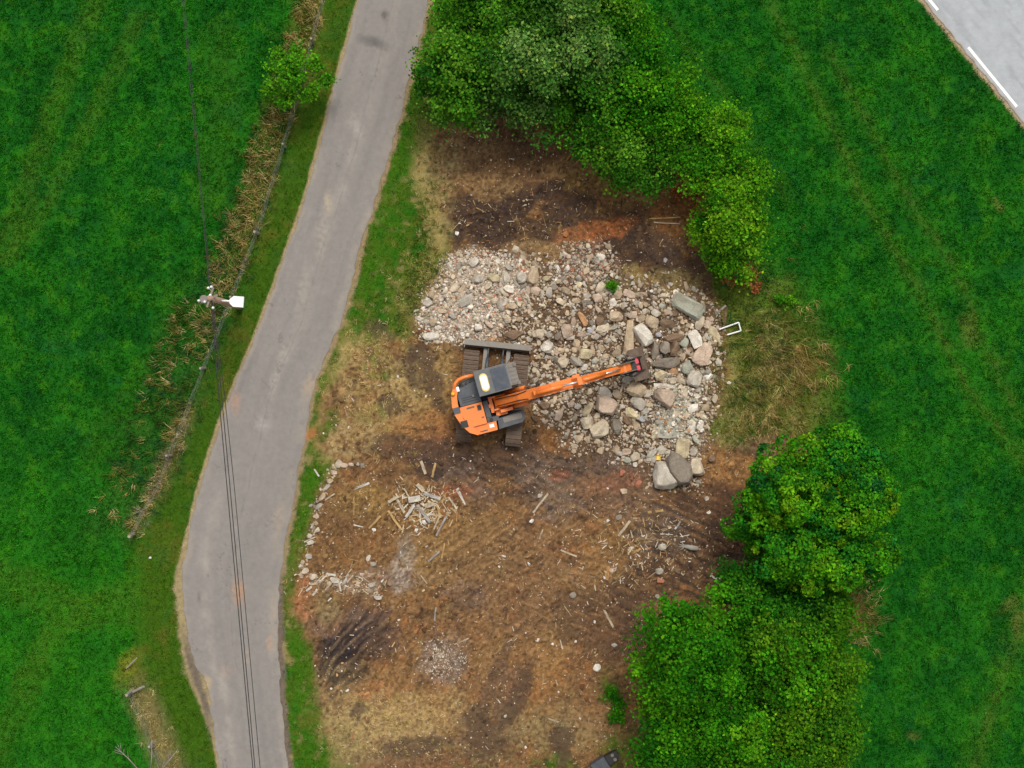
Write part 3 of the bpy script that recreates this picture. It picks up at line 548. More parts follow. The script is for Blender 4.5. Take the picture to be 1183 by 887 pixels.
# ================================================================== trees and shrubs
LEAFSET = {}
def crown_mesh(lobes, n_cl, per, leaf, pal, g, clump=.28, inner=.3, up=.6, dome=False, lump=1.0):
    """lobes: (x,y,z,rx,ry,rz). Leaves sit in clumps spread over the lobes' shells, some deeper inside."""
    # every lobe breaks up into lumps, so the outline and the top are uneven
    sub = []
    for l in lobes:
        k = 5 if min(l[3:5]) < .6 else 10
        sub.append((l[0], l[1], l[2], l[3] * .50, l[4] * .50, l[5] * .50, -1))
        for i in range(k):
            d = g.normal(size=3); d[2] = abs(d[2]) * .9 - .15; d /= np.linalg.norm(d); s = g.uniform(.24, .50) * lump
            sub.append((l[0] + d[0] * l[3] * .84, l[1] + d[1] * l[4] * .84, max(l[2] + d[2] * l[5] * .9, .25), l[3] * s, l[4] * s, l[5] * s, g.random()))
    L = np.array(sub); area = (L[:, 3] * L[:, 4]) ** .9; area /= area.sum(); n_cl = int(n_cl * (1 if dome else .85))
    cs, ns, tn = [], [], []
    while len(cs) < n_cl:
        k = g.choice(len(L), p=area); d = g.normal(size=3); d /= np.linalg.norm(d)
        if d[2] < -.3: d[2] *= -1
        deep = g.random() < inner
        r = g.uniform(.3, .8) if deep else g.uniform(.82, 1.12)
        p = L[k, :3] + d * L[k, 3:6] * r
        q = ((p - L[:, :3]) / L[:, 3:6]); qq = np.sqrt((q ** 2).sum(1)); qq[k] = 9
        if not deep and qq.min() < .7: continue
        if p[2] < .25: p[2] = .25 + g.random() * .2
        n = d / L[k, 3:6]; n /= np.linalg.norm(n)
        cs.append(p); ns.append(n); tn.append(L[k, 6] if L[k, 6] >= 0 else .35)
    cs = np.array(cs); ns = np.array(ns); tn = np.array(tn)
    per = int(per * (1 if dome else 1.35)); leaf = leaf * (1 if dome else .86)
    N = n_cl * per
    cl = clump * g.uniform(.6, 1.35, n_cl)
    if dome:
        dd = g.normal(size=(N, 3)); dd /= np.linalg.norm(dd, axis=1)[:, None]
        nn = np.repeat(ns, per, 0); fl = (dd * nn).sum(1) < -.1; dd[fl] -= 2 * ((dd * nn).sum(1))[fl, None] * nn[fl]
        pos = np.repeat(cs, per, 0) + dd * np.repeat(cl, per)[:, None] * g.uniform(.7, 1.05, (N, 1))
        base_n = dd
    else:
        off = g.normal(size=(N, 3)) * np.repeat(cl, per)[:, None] * np.array([.62, .62, .42])
        pos = np.repeat(cs, per, 0) + off
        base_n = np.repeat(ns, per, 0) * .5
    nrm = base_n + np.array([0, 0, up]) + g.normal(size=(N, 3)) * .45; nrm /= np.linalg.norm(nrm, axis=1)[:, None]
    t = g.normal(size=(N, 3)); t -= (t * nrm).sum(1)[:, None] * nrm; t /= np.linalg.norm(t, axis=1)[:, None]
    b = np.cross(nrm, t)
    ln = (leaf * g.uniform(.6, 1.35, N))[:, None]; wd = ln * g.uniform(.30, .45, N)[:, None]
    pos[:, 2] = np.maximum(pos[:, 2], .12)
    V = np.empty((N, 4, 3))
    V[:, 0] = pos - t * ln * .5; V[:, 2] = pos + t * ln * .5 - nrm * ln * .12
    V[:, 1] = pos + b * wd + nrm * ln * .05; V[:, 3] = pos - b * wd + nrm * ln * .05
    Fq = np.arange(N * 4).reshape(N, 4)
    pal = np.array(pal); w = g.random(n_cl) ** 1.0
    # neighbouring clumps share a tone
    tone = np.clip(.16 + .68 * tn + .35 * fbm(cs[:, 0] / .8, cs[:, 1] / .8, 3, int(g.integers(999))) + g.normal(0, .16, n_cl), 0, .999)
    ci = tone * (len(pal) - 1); lo = ci.astype(int); fr = (ci - lo)[:, None]
    cc = pal[lo] * (1 - fr) + pal[np.minimum(lo + 1, len(pal) - 1)] * fr
    c = np.repeat(cc * g.uniform(.75, 1.3, (n_cl, 1)), per, 0) * g.uniform(.5, 1.6, (N, 1)); c[:, 0] *= g.uniform(.8, 1.3, N)
    yl = g.random(N) < .03; c[yl] = c[yl] * np.array([2.0, 1.35, .9])
    return V.reshape(-1, 3), Fq, np.repeat(c, 4, 0)
def tree(name, label, cat, base, lobes, pal, n_cl, per, leaf, seed, group=None, trunk_r=.16, stems=1, **kw):
    """base in photo pixels; lobes (px, py, z, rx, ry, rz) with centres seen at those pixels, radii in metres"""
    g = np.random.default_rng(seed)
    b = P(*base); b.z = gz(b.x, b.y)
    root = tag(empty(name, b), label, cat, group)
    LL = []
    for px, py, z, rx, ry, rz in lobes:
        p = P(px, py, z); LL.append((p.x - b.x, p.y - b.y, z - b.z, rx, ry, rz))
    V, Fq, Cc = crown_mesh(LL, n_cl, per, leaf, pal, g, **kw)
    me = raw_mesh('crown', V, Fq, Cc); link_mesh('crown', me, M['leaf'], root)
    bm = bmesh.new(); top = max(l[2] + l[5] * .3 for l in LL)
    cx = sum(l[0] for l in LL) / len(LL); cy = sum(l[1] for l in LL) / len(LL)
    for s in range(stems):
        o = Vector((g.normal(0, .12), g.normal(0, .12), 0)) * (stems > 1)
        mid = Vector((cx * .35 + g.normal(0, .1), cy * .35 + g.normal(0, .1), top * .45))
        end = Vector((cx * .8 + g.normal(0, .25), cy * .8 + g.normal(0, .25), top * .85))
        tube(bm, [o + Vector((0, 0, -.15)), o + Vector((0, 0, .15)), mid, end], [trunk_r * 1.25, trunk_r, trunk_r * .7, trunk_r * .25], 8)
        for l in LL:
            for k in range(2):
                d = Vector(g.normal(size=3)); d.z = abs(d.z); d.normalize()
                e = Vector(l[:3]) + Vector((d.x * l[3], d.y * l[4], d.z * l[5])) * .75
                st = mid.lerp(end, g.uniform(-.3, .6)) if g.random() < .8 else mid
                m = st.lerp(e, .5) + Vector(g.normal(0, .12, 3))
                tube(bm, [st, m, e], [trunk_r * .45, trunk_r * .3, trunk_r * .08], 6)
    obj('trunk', bm, M['bark'], root, True)
    return root
DARK = [(.008, .070, .005), (.016, .110, .005), (.028, .15, .006), (.055, .20, .008)]
MID = [(.015, .090, .006), (.032, .145, .007), (.060, .21, .010), (.12, .29, .022)]
LIGHT = [(.020, .125, .005), (.042, .195, .005), (.075, .27, .007), (.13, .34, .010)]
MAPLE = [(.008, .100, .020), (.014, .145, .012), (.036, .21, .007), (.075, .275, .006), (.14, .32, .010)]
GREYG = [(.020, .095, .010), (.042, .145, .018), (.080, .21, .030), (.16, .30, .070)]
BR = [(.012, .100, .004), (.024, .155, .004), (.048, .22, .005), (.095, .29, .008)]
SG = 'shrubs and small trees at the top of the site'
S = lambda *a, **k: tree(*a, **k)
S('broadleaf_tree', 'bushy grey-green tree leaning over the edge of the narrow road at the top', 'tree', (545, 70), [(553, 40, 3.6, 1.9, 2.2, 1.6), (527, 95, 2.8, 1.35, 1.4, 1.3), (570, 15, 3.8, 1.8, 1.8, 1.4), (528, 45, 2.6, 1.0, 1.4, 1.2)], MID, 640, 34, .15, 21, SG, .13, 3, clump=.34)
S('broadleaf_tree', 'dark tree with pale leaf tips between the road-edge tree and the sunlit shrubs', 'tree', (625, 85), [(625, 40, 4.2, 2.2, 2.2, 1.7), (605, 85, 3.4, 1.8, 1.6, 1.4), (660, 70, 3.6, 1.7, 1.6, 1.4)], GREYG, 560, 34, .14, 22, SG, .14, 3, clump=.34)
S('broadleaf_tree', 'round green tree at the very top edge of the photo among the shrubs', 'tree', (650, 5), [(650, -10, 4.0, 2.4, 1.9, 1.7), (600, -15, 3.6, 1.8, 1.6, 1.4)], MID, 420, 32, .15, 23, SG, .14, 2, clump=.34)
S('tall_shrub', 'low dark shrub with bare brown stems above the dark soil heaps', 'shrub', (600, 140), [(590, 120, 2.4, 1.8, 1.0, 1.1), (545, 122, 2.2, 1.5, .9, 1.0), (635, 135, 2.3, 1.2, .9, .9)], GREYG, 260, 30, .13, 24, SG, .07, 6, clump=.32)
S('tall_shrub', 'mid-green shrub whose thin trunks lean out over the brown clearing', 'shrub', (690, 135), [(700, 105, 3.0, 1.9, 1.9, 1.4), (705, 160, 2.4, 1.5, 1.3, 1.1), (670, 130, 2.4, 1.1, 1.2, 1.0)], MID, 430, 32, .14, 25, SG, .09, 4, clump=.32)
S('tall_shrub', 'leafy green shrub bordering the meadow near the top of the clump', 'shrub', (735, 90), [(740, 90, 3.0, 1.9, 1.9, 1.4), (715, 50, 3.0, 1.5, 1.6, 1.2), (765, 125, 2.7, 1.5, 1.4, 1.2)], BR, 430, 32, .14, 26, SG, .09, 4, clump=.32)
S('tall_shrub', 'dark shrub pushing down into the clearing towards the orange clay', 'shrub', (735, 185), [(735, 175, 2.3, 1.5, 1.3, 1.2), (760, 185, 2.0, 1.2, 1.1, 1.0), (715, 195, 1.6, .8, .8, .8)], MID, 260, 30, .13, 27, SG, .07, 4, clump=.3)
S('tall_shrub', 'bright yellow-green shrub on the shoulder of the clump facing the meadow', 'shrub', (815, 165), [(806, 155, 2.7, 1.55, 1.4, 1.3), (838, 195, 2.5, 1.3, 1.2, 1.2), (790, 130, 2.6, 1.3, 1.1, 1.1)], LIGHT, 400, 32, .13, 28, SG, .08, 4, clump=.3)
S('tall_shrub', 'yellow-tipped shrub at the lower tail of the clump beside brown dead fronds', 'shrub', (855, 250), [(846, 245, 2.3, 1.35, 1.6, 1.3), (857, 222, 2.2, .95, 1.1, 1.0), (846, 288, 1.7, 1.15, .95, .9), (822, 262, 1.7, .7, .9, .9)], [(.016, .105, .005), (.040, .175, .005), (.085, .26, .007), (.16, .34, .012)], 400, 32, .13, 29, SG, .07, 4, clump=.28)
TR = 'trees at the bottom right of the site'
S('maple_tree', 'domed maple with rounded leaf clusters and yellow-green tips above the bigger tree', 'tree', (935, 590), [(944, 596, 4.6, 2.3, 2.3, 2.2), (950, 538, 4.0, 1.8, 1.35, 1.8), (980, 618, 3.8, 1.5, 2.0, 1.8), (902, 568, 3.8, 1.3, 1.2, 1.5), (935, 648, 3.8, 1.7, 1.2, 1.6), (870, 612, 2.8, .9, .8, 1.0), (993, 570, 3.4, 1.1, 1.4, 1.4)], MAPLE, 1150, 66, .125, 31, TR, .22, 1, clump=.30, dome=True, inner=.12, up=.25, lump=1.1)
S('broadleaf_tree', 'broad dense green tree touching the bottom edge beside the bare soil', 'tree', (835, 780), [(835, 785, 4.6, 3.0, 3.0, 2.4), (790, 770, 3.6, 1.8, 2.1, 1.8), (830, 720, 3.8, 2.0, 1.5, 1.6), (850, 870, 4.2, 3.2, 1.9, 2.0), (785, 850, 3.4, 1.7, 1.8, 1.7)], BR, 980, 40, .15, 32, TR, .25, 1, clump=.32, inner=.25)
S('broadleaf_tree', 'olive green tree on the meadow side of the broad tree at the bottom', 'tree', (920, 785), [(925, 760, 4.0, 2.1, 2.3, 1.9), (940, 830, 3.8, 1.8, 2.0, 1.8), (965, 770, 3.2, 1.3, 1.5, 1.4), (920, 880, 3.8, 1.9, 1.6, 1.7)], [(.016, .090, .004), (.034, .145, .005), (.066, .20, .006), (.11, .26, .009)], 700, 38, .15, 33, TR, .2, 1, clump=.32, inner=.25)
S('broadleaf_tree', 'smaller dark green tree wedged between the maple and the broad tree', 'tree', (895, 695), [(895, 690, 3.6, 1.7, 1.4, 1.5), (870, 670, 3.0, 1.1, .9, 1.1), (940, 700, 3.2, 1.3, 1.1, 1.2)], DARK, 330, 36, .14, 34, TR, .15, 1, clump=.3)
S('young_tree', 'small bright green tree standing alone on the roadside fence line', 'tree', (338, 92), [(340, 88, 2.3, .62, .6, .7), (314, 76, 2.0, .42, .25, .3), (364, 72, 2.0, .40, .25, .3), (330, 116, 1.9, .35, .42, .3), (358, 108, 1.9, .42, .3, .3), (338, 60, 2.0, .28, .42, .3), (312, 104, 1.8, .42, .25, .3), (376, 92, 1.7, .35, .2, .25), (322, 62, 1.8, .25, .3, .25)], [(.032, .16, .006), (.065, .25, .008), (.115, .34, .012)], 230, 16, .13, 35, None, .07, 1, clump=.17, inner=.1)
# small weeds at the foot of the trees, counted plants
for i, (px, py, r, lab) in enumerate([(706, 800, .30, 'small green weed on bare soil left of the broad tree, middle of three'), (718, 815, .36, 'leafy weed clump tucked against the broad tree'), (712, 828, .26, 'little green weed on soil just above the dark attachment'), (760, 698, .0, ''), (905, 345, .35, 'small yellow-green bush alone in the grass below the shrub tail'), (708, 332, .16, 'tiny bright green plant among the stones at the top of the rubble')]):
    if r <= 0: continue
    tree('weed', lab, 'plant', (px, py), [(px, py, .18, r, r, .2)], LIGHT if i > 2 else BR, int(10 + 50 * r), 14, .10, 50 + i, None, .012, 2, clump=.14)
# brown dead fronds by the shrub tail: one countable cut branch each
for i, (px, py, a, ln, lab) in enumerate([(852, 318, 200, 1.3, 'brown withered branch lying below the yellow-tipped shrub'), (868, 322, 330, 1.0, 'russet dead branch sticking out of the grass below the shrub tail'), (808, 212, 20, 1.5, 'large brown cut branch with dead leaves in the notch of the shrubs'), (790, 225, 160, 1.2, 'brown cut branch lying on soil below the notch of the shrubs')]):
    g = np.random.default_rng(70 + i); b = P(px, py); b.z = gz(b.x, b.y) + .1
    root = tag(empty('dead_branch', b), lab, 'branch', 'withered branches by the shrubs')
    bm = bmesh.new(); d = Vector((math.cos(R(a)), math.sin(R(a)), .12)); tube(bm, [-d * ln * .5, Vector((0, 0, .08)), d * ln * .5], [.03, .022, .008], 6)
    obj('stem', bm, M['bark'], root, True)
    lob = [(d.x * ln * t, d.y * ln * t, .12, .35, .3, .12) for t in (-.3, 0, .3)]
    V, Fq, Cc = crown_mesh(lob, 26, 12, .12, [(.16, .06, .02), (.30, .12, .04), (.36, .20, .09)], g, clump=.16)
    link_mesh('dead_leaves', raw_mesh('dead_leaves', V, Fq, Cc), M['leaf'], root)

# ================================================================== the excavator
BA = 15.2
ex_b = P(569, 460)
EX = tag(empty('excavator', ex_b, R(BA)), 'orange crawler excavator with dark grey cab and long boom reaching over the rubble', 'excavator')
U = Matrix.Rotation(R(84.3 - BA), 4, 'Z')         # undercarriage: x along the tracks, blade at +x
def track_mesh(y):
    bm = bmesh.new(); r = .36; xa, xb = -1.45, 1.45; w = .31
    n = 46; per = 2 * (xb - xa) + 2 * math.pi * r
    for k in range(n):
        s = per * k / n
        if s < xb - xa: p = (xa + s, 2 * r); ang = 0
        elif s < xb - xa + math.pi * r:
            t = (s - (xb - xa)) / r; p = (xb + r * math.sin(t), r + r * math.cos(t)); ang = -t
        elif s < 2 * (xb - xa) + math.pi * r: p = (xb - (s - (xb - xa) - math.pi * r), 0); ang = math.pi
        else:
            t = (s - 2 * (xb - xa) - math.pi * r) / r; p = (xa - r * math.sin(t), r - r * math.cos(t)); ang = math.pi - t
        Mx = U @ Matrix.Translation((p[0], y, p[1] + .04)) @ Matrix.Rotation(-ang, 4, 'Y')
        sl = per / n * .5
        box(bm, -sl * .93, sl * .93, -w, w, -.03, .012, Mx)
        box(bm, -sl * .85, -sl * .55, -w * .98, w * .98, .012, .04, Mx)     # grouser bar
        box(bm, -sl * .1, sl * .1, -w * .98, w * .98, .012, .03, Mx)
        for q in (-.35, .35): box(bm, -sl * .4, sl * .4, w * q - .025, w * q + .025, .012, .02, Mx)
    return bm
for y in (-1.0, 1.0):
    t = obj('track', track_mesh(y), M['track'], EX)
    bm = bmesh.new(); side_prism(bm, [(-1.4, .14), (1.4, .14), (1.5, .4), (1.4, .66), (-1.4, .66), (-1.5, .4)], y - .2, y + .2, U)
    obj('track_frame', bm, M['black'], t, bevel=.02)
    for x, nm in ((-1.45, 'sprocket'), (1.45, 'idler')):
        bm = bmesh.new(); tube(bm, [U @ Vector((x, y - .16, .40)), U @ Vector((x, y + .16, .40))], .30, 20)
        obj(nm, bm, M['greysteel'], t)
bm = bmesh.new(); prism(bm, [(-.9, -.72), (.9, -.72), (1.05, 0), (.9, .72), (-.9, .72), (-1.05, 0)], .42, .80, U)
obj('undercarriage_frame', bm, M['black'], EX, bevel=.03)
bm = bmesh.new()
side_prism(bm, [(2.02, .10), (2.14, .04), (2.13, .30), (2.22, .62), (2.27, .70), (2.05, .72), (1.98, .40)], -1.34, 1.34, U)
for y in (-1.34, 1.30): box(bm, 1.94, 2.24, y, y + .04, .08, .70, U)
bl = obj('dozer_blade', bm, M['greysteel'], EX, bevel=.008)
for y in (-.46, .46):
    bm = bmesh.new(); side_prism(bm, [(.85, .45), (.85, .62), (2.0, .42), (2.0, .22)], y - .08, y + .08, U); obj('blade_arm', bm, M['greysteel'], bl, bevel=.012)
for y in (-.25, .35):
    bm = bmesh.new(); tube(bm, [U @ Vector((.95, y, .72)), U @ Vector((1.6, y, .62))], .07, 12); tube(bm, [U @ Vector((1.6, y, .62)), U @ Vector((2.02, y, .56))], .035, 10); obj('blade_cylinder', bm, M['slate'], bl, True)
bm = bmesh.new(); tube(bm, [(0, 0, .78), (0, 0, 1.0)], .62, 32); obj('slewing_ring', bm, M['black'], EX)
# upper structure, x forwards along the boom, y to the cab side
k_ = .0343
def uv(pts, k=k_): return [(a * k, b * k) for a, b in pts]
bm = bmesh.new(); prism(bm, uv([(-33, 27), (-39, 13), (-40, -6), (-32, -27), (-2, -33), (29, -33), (30, -22), (12, -18), (12, 6), (34, 8), (33, 33), (-14, 31)]), .95, 1.16)
obj('platform', bm, M['black'], EX, bevel=.02)
outer = [(-13, 33.5), (-24, 34), (-33, 31), (-40, 24), (-44.5, 14.5), (-46.7, 3), (-46, -8), (-41.5, -21), (-35, -31), (-26, -36.5)]
inner = [(-26, -28), (-32, -24), (-37.5, -14), (-39.5, -4), (-39.5, 4), (-38, 13), (-34.5, 21), (-30, 26.5), (-23, 29), (-13, 29)]
bm = bmesh.new(); prism(bm, uv(outer[3:] + inner[:-3]), .98, 1.92); cw = obj('counterweight', bm, M['orange'], EX, bevel=.05, segs=3)
bm = bmesh.new(); box(bm, *[v * k_ for v in (-46.3, -39, -6.5, 1)], 1.915, 1.935); obj('panel', bm, M['slate'], cw, bevel=.005)
bm = bmesh.new(); box(bm, *[v * k_ for v in (-42, -34, -24, -16)], 1.93, 1.95); obj('hatch', bm, M['black'], cw, bevel=.005)
bm = bmesh.new(); hr = [(a * k_, b * k_, 1.86) for a, b in [(-39.5, 22), (-36, 28), (-31.5, 31), (-24, 32.2), (-14, 31.5)]]
tube(bm, hr, .075, 10); obj('guard_rail', bm, M['orange'], EX, True)
bm = bmesh.new(); prism(bm, uv([(-37, .3), (-37.5, 12), (-34, 20.5), (-13.5, 25.5), (-12.5, .3)]), 1.16, 1.84); hood = obj('engine_hood', bm, M['slate'], EX, bevel=.035, segs=3)
bm = bmesh.new(); prism(bm, uv([(-33, 20.6), (-28, 27.5), (-13.5, 29), (-13.5, 26)]), 1.16, 1.66); obj('side_deck', bm, M['slate'], hood, bevel=.02)
bm = bmesh.new()
for q in (3.5, 6, 8.5): box(bm, -34 * k_, -16 * k_, q * k_, (q + .7) * k_, 1.838, 1.856)
obj('vent', bm, M['black'], hood)
bm = bmesh.new()
for a, b in ((-29, 23.5), (-24, 25), (-19, 26)): tube(bm, [(a * k_, b * k_, 1.64), (a * k_, b * k_, 1.76)], .055, 14)
obj('filler_cap', bm, M['black'], hood)
bm = bmesh.new(); box(bm, *[v * k_ for v in (-36.5, -33.3, 18, 23.5)], 1.84, 1.94); obj('work_lamp', bm, M['white'], hood, bevel=.012)
bm = bmesh.new(); tube(bm, [(-20 * k_, 9 * k_, 1.84), (-20 * k_, 9 * k_, 1.94)], .045, 12); obj('exhaust', bm, M['greysteel'], hood)
bm = bmesh.new(); prism(bm, uv([(-38.5, -.3), (-39, -8), (-35, -20), (-31, -25.7), (-12.5, -25.7), (-12.5, -.3)]), 1.16, 1.88); oh = obj('engine_cover', bm, M['orange'], EX, bevel=.04, segs=3)
bm = bmesh.new(); box(bm, *[v * k_ for v in (-19, -14.5, -9, -3)], 1.875, 1.893); obj('latch', bm, M['black'], oh)
for q in ((-31, -22, -4.5, -2.5), (-17, -14, -18.5, -17)):
    bm = bmesh.new(); box(bm, *[v * k_ for v in q], 1.875, 1.89); obj('trim_strip', bm, M['rust'], oh)
bm = bmesh.new(); prism(bm, uv([(-31, -25.9), (-27, -36), (-3, -36.2), (-2, -26)]), 1.1, 1.78); sh_ = obj('side_cover', bm, M['orange'], EX, bevel=.045, segs=3)
bm = bmesh.new(); box(bm, *[v * k_ for v in (-11, -5.5, -32, -28)], 1.775, 1.80); obj('step_plate', bm, M['white'], sh_, bevel=.008)
bm = bmesh.new(); box(bm, *[v * k_ for v in (-23, -14, -34, -32.6)], 1.775, 1.79); obj('trim_strip', bm, M['rust'], sh_)
bm = bmesh.new(); prism(bm, uv([(-1, -36), (27, -35.2), (31.5, -31), (31.8, -22.5), (0, -24)]), 1.1, 1.58); tk = obj('fuel_tank', bm, M['slate'], EX, bevel=.03)
bm = bmesh.new(); box(bm, *[v * k_ for v in (6, 28, -30.5, -24.5)], 1.575, 1.60); obj('step_plate', bm, M['greysteel'], tk, bevel=.006)
bm = bmesh.new(); box(bm, *[v * k_ for v in (-11.8, -6, -20, -.5)], 1.16, 1.62); box(bm, *[v * k_ for v in (-11.8, 2, -26, -20.3)], 1.16, 1.60); vb = obj('valve_box', bm, M['slate'], EX, bevel=.02)
bm = bmesh.new(); tube(bm, [(-7 * k_, -23 * k_, 1.6), (-7 * k_, -23 * k_, 1.68)], .07, 14); obj('filler_cap', bm, M['black'], vb)
# cab
x0, x1, y0, y1 = -.39, .86, .20, 1.20
bm = bmesh.new(); side_prism(bm, [(x0, 1.16), (x0 - .02, 2.74), (x1, 2.74), (x1 + .28, 1.75), (x1 + .24, 1.16)], y0 + .02, y1 - .02)
cab = obj('cab', bm, M['slate'], EX, bevel=.04, segs=3)
bm = bmesh.new(); box(bm, x0 - .03, x1 + .01, y0, y1, 2.74, 2.82); rf = obj('cab_roof', bm, M['roofgrey'], cab, bevel=.035, segs=3)
bm = bmesh.new(); box(bm, .22, .82, y0 + .06, y1 - .08, 2.818, 2.845); obj('roof_plate', bm, M['roofblue'], rf, bevel=.012)
def stadium(cx, cy, a, b, n=10):
    out = []
    for s in (1, -1):
        for i in range(n + 1):
            t = math.pi * i / n; out.append((cx + a * math.cos(t) * s, cy + s * (b - a) + a * math.sin(t) * s))
    return out
bm = bmesh.new(); prism(bm, stadium(-.10, .69, .16, .36), 2.815, 2.838); obj('roof_hatch_rim', bm, M['yellow'], rf)
bm = bmesh.new(); prism(bm, stadium(-.10, .69, .135, .30), 2.836, 2.852); obj('roof_hatch', bm, M['white'], rf, bevel=.006)
bm = bmesh.new(); side_prism(bm, [(x1 + .012, 2.70), (x1 + .30, 1.72), (x1 + .325, 1.72), (x1 + .037, 2.70)], y0 + .1, y1 - .1); obj('windscreen', bm, M['glass'], cab)
bm = bmesh.new(); box(bm, x1 - .02, x1 + .36, y0 + .10, y1 - .02, 2.60, 2.66)
for q in range(5): box(bm, x1 + .02, x1 + .34, y0 + .15 + q * .16, y0 + .20 + q * .16, 2.66, 2.685)
obj('front_guard', bm, M['greysteel'], cab, bevel=.008)
for y in (y1 - .012, y0 - .008):
    bm = bmesh.new(); side_prism(bm, [(x0 + .12, 1.85), (x0 + .12, 2.62), (x1 - .08, 2.62), (x1 + .14, 1.85)], y, y + .02); obj('side_window', bm, M['glass'], cab)
bm = bmesh.new(); box(bm, x0 - .05, x0 - .02, y0 + .12, y1 - .12, 2.0, 2.6); obj('rear_window', bm, M['glass'], cab)
for q in (y0 + .08, y1 - .20):
    bm = bmesh.new(); box(bm, x1 + .30, x1 + .40, q, q + .13, 2.665, 2.76); obj('work_lamp', bm, M['greysteel'], cab, bevel=.012)
bm = bmesh.new(); tube(bm, [(-41.5 * k_, 17 * k_, 1.92), (-41.5 * k_, 17 * k_, 2.02), (-41.5 * k_, 17 * k_, 2.08)], [.085, .085, .045], 16); obj('beacon', bm, M['amber'], EX, True)
bm = bmesh.new(); tube(bm, [(x1 + .1, y1 - .02, 2.3), (x1 + .3, y1 + .18, 2.35)], .015, 6); box(bm, x1 + .27, x1 + .31, y1 + .10, y1 + .26, 2.1, 2.42); obj('mirror', bm, M['black'], EX)
# boom
by_ = -.21; hwid = .20
bm = bmesh.new()
side_prism(bm, [(.02, 1.36), (.05, 1.58), (1.0, 2.75), (1.95, 3.52), (2.35, 3.66), (3.30, 3.36), (3.40, 3.22), (3.28, 3.06), (2.30, 3.22), (1.9, 2.98), (1.1, 2.25), (.25, 1.30)], by_ - hwid, by_ + hwid)
boom = obj('boom', bm, M['orange'], EX, bevel=.025)
bm = bmesh.new()
for s in (-1, 1):
    yy = by_ + s * (hwid + .05)
    side_prism(bm, [(-.05, 1.16), (-.02, 1.72), (.14, 1.74), (.55, 1.16)], yy - .035, yy + .035)
obj('boom_foot', bm, M['orange'], EX, bevel=.01)
bm = bmesh.new(); box(bm, -.16, -.02, by_ - .34, by_ + .30, 1.45, 1.55); box(bm, -.22, -.1, by_ - .12, by_ + .02, 1.4, 1.62); box(bm, .0, .45, by_ - .52, by_ - .3, 1.16, 1.48); box(bm, .2, .7, by_ - .42, by_ - .3, 1.16, 1.75); obj('valve_bracket', bm, M['orange'], EX, bevel=.015)
for s in (-1, 1):
    yy = by_ + s * (hwid + .11)
    bm = bmesh.new(); tube(bm, [(.52, yy, 1.25), (1.35, yy, 2.33)], .075, 14); cy = obj('boom_cylinder', bm, M['orange'], EX, True)
    bm = bmesh.new(); tube(bm, [(1.35, yy, 2.33), (1.85, yy, 2.98)], .04, 12); obj('rod', bm, M['chrome'], cy, True)
for x, z, w in ((1.85, 2.98, .36), (3.32, 3.22, .30)):
    bm = bmesh.new(); tube(bm, [(x, by_ - w, z), (x, by_ + w, z)], .06, 12); obj('pin', bm, M['black'], boom)
bm = bmesh.new(); side_prism(bm, [(1.55, 3.36), (1.62, 3.62), (1.86, 3.66), (1.98, 3.5)], by_ - .07, by_ + .07); obj('cylinder_lug', bm, M['orange'], boom, bevel=.01)
bm = bmesh.new(); tube(bm, [(1.72, by_ - .02, 3.66), (2.75, by_ - .02, 3.88)], .085, 14); sc_ = obj('stick_cylinder', bm, M['orange'], EX, True)
bm = bmesh.new(); tube(bm, [(2.75, by_ - .02, 3.88), (3.42, by_ - .02, 3.90)], .045, 12); obj('rod', bm, M['chrome'], sc_, True)
bm = bmesh.new()
for s, w in ((-.13, .018), (.13, .018)):
    tube(bm, [(.1, by_ + s, 1.75), (.6, by_ + s, 2.36), (1.0, by_ + s * .9, 2.80), (1.35, by_ + s * 1.2, 3.06), (1.5, by_ + s * 1.75, 3.0)], w, 6)
tube(bm, [(1.5, by_ - .23, 3.1), (2.1, by_ - .24, 3.46), (2.8, by_ - .24, 3.36), (3.3, by_ - .26, 3.1)], .018, 6)
obj('hydraulic_hose', bm, M['black'], boom, True)
# stick
bm = bmesh.new()
side_prism(bm, [(3.10, 3.30), (3.36, 3.98), (3.52, 3.98), (3.78, 3.52), (5.62, 1.62), (5.66, 1.42), (5.44, 1.36), (3.6, 3.02), (3.2, 3.06)], by_ - .15, by_ + .15)
stick = obj('stick', bm, M['orange'], EX, bevel=.02)
for q in ((3.22, 3.5, by_ - .27, by_ - .152, 3.02, 3.42), (3.22, 3.5, by_ + .152, by_ + .27, 3.02, 3.42), (5.28, 5.40, by_ - .19, by_ + .19, 1.78, 1.92)):
    bm = bmesh.new(); box(bm, *q); obj('stick_bracket', bm, M['orange'], stick, bevel=.02)
bm = bmesh.new(); tube(bm, [(3.6, by_, 3.84), (4.5, by_, 2.95)], .07, 14); bc = obj('bucket_cylinder', bm, M['orange'], stick, True)
bm = bmesh.new(); tube(bm, [(4.5, by_, 2.95), (5.15, by_, 2.28)], .035, 10); obj('rod', bm, M['chrome'], bc, True)
bm = bmesh.new()
for s in (-.16, -.2, .15):
    tube(bm, [(3.2, by_ + s, 3.2), (3.7, by_ + s * 1.5, 3.0), (4.4, by_ + s * 1.1, 2.35), (5.2, by_ + s, 1.6), (5.6, by_ + s * 1.9, 1.15)], .02, 6)
obj('hydraulic_hose', bm, M['black'], stick, True)
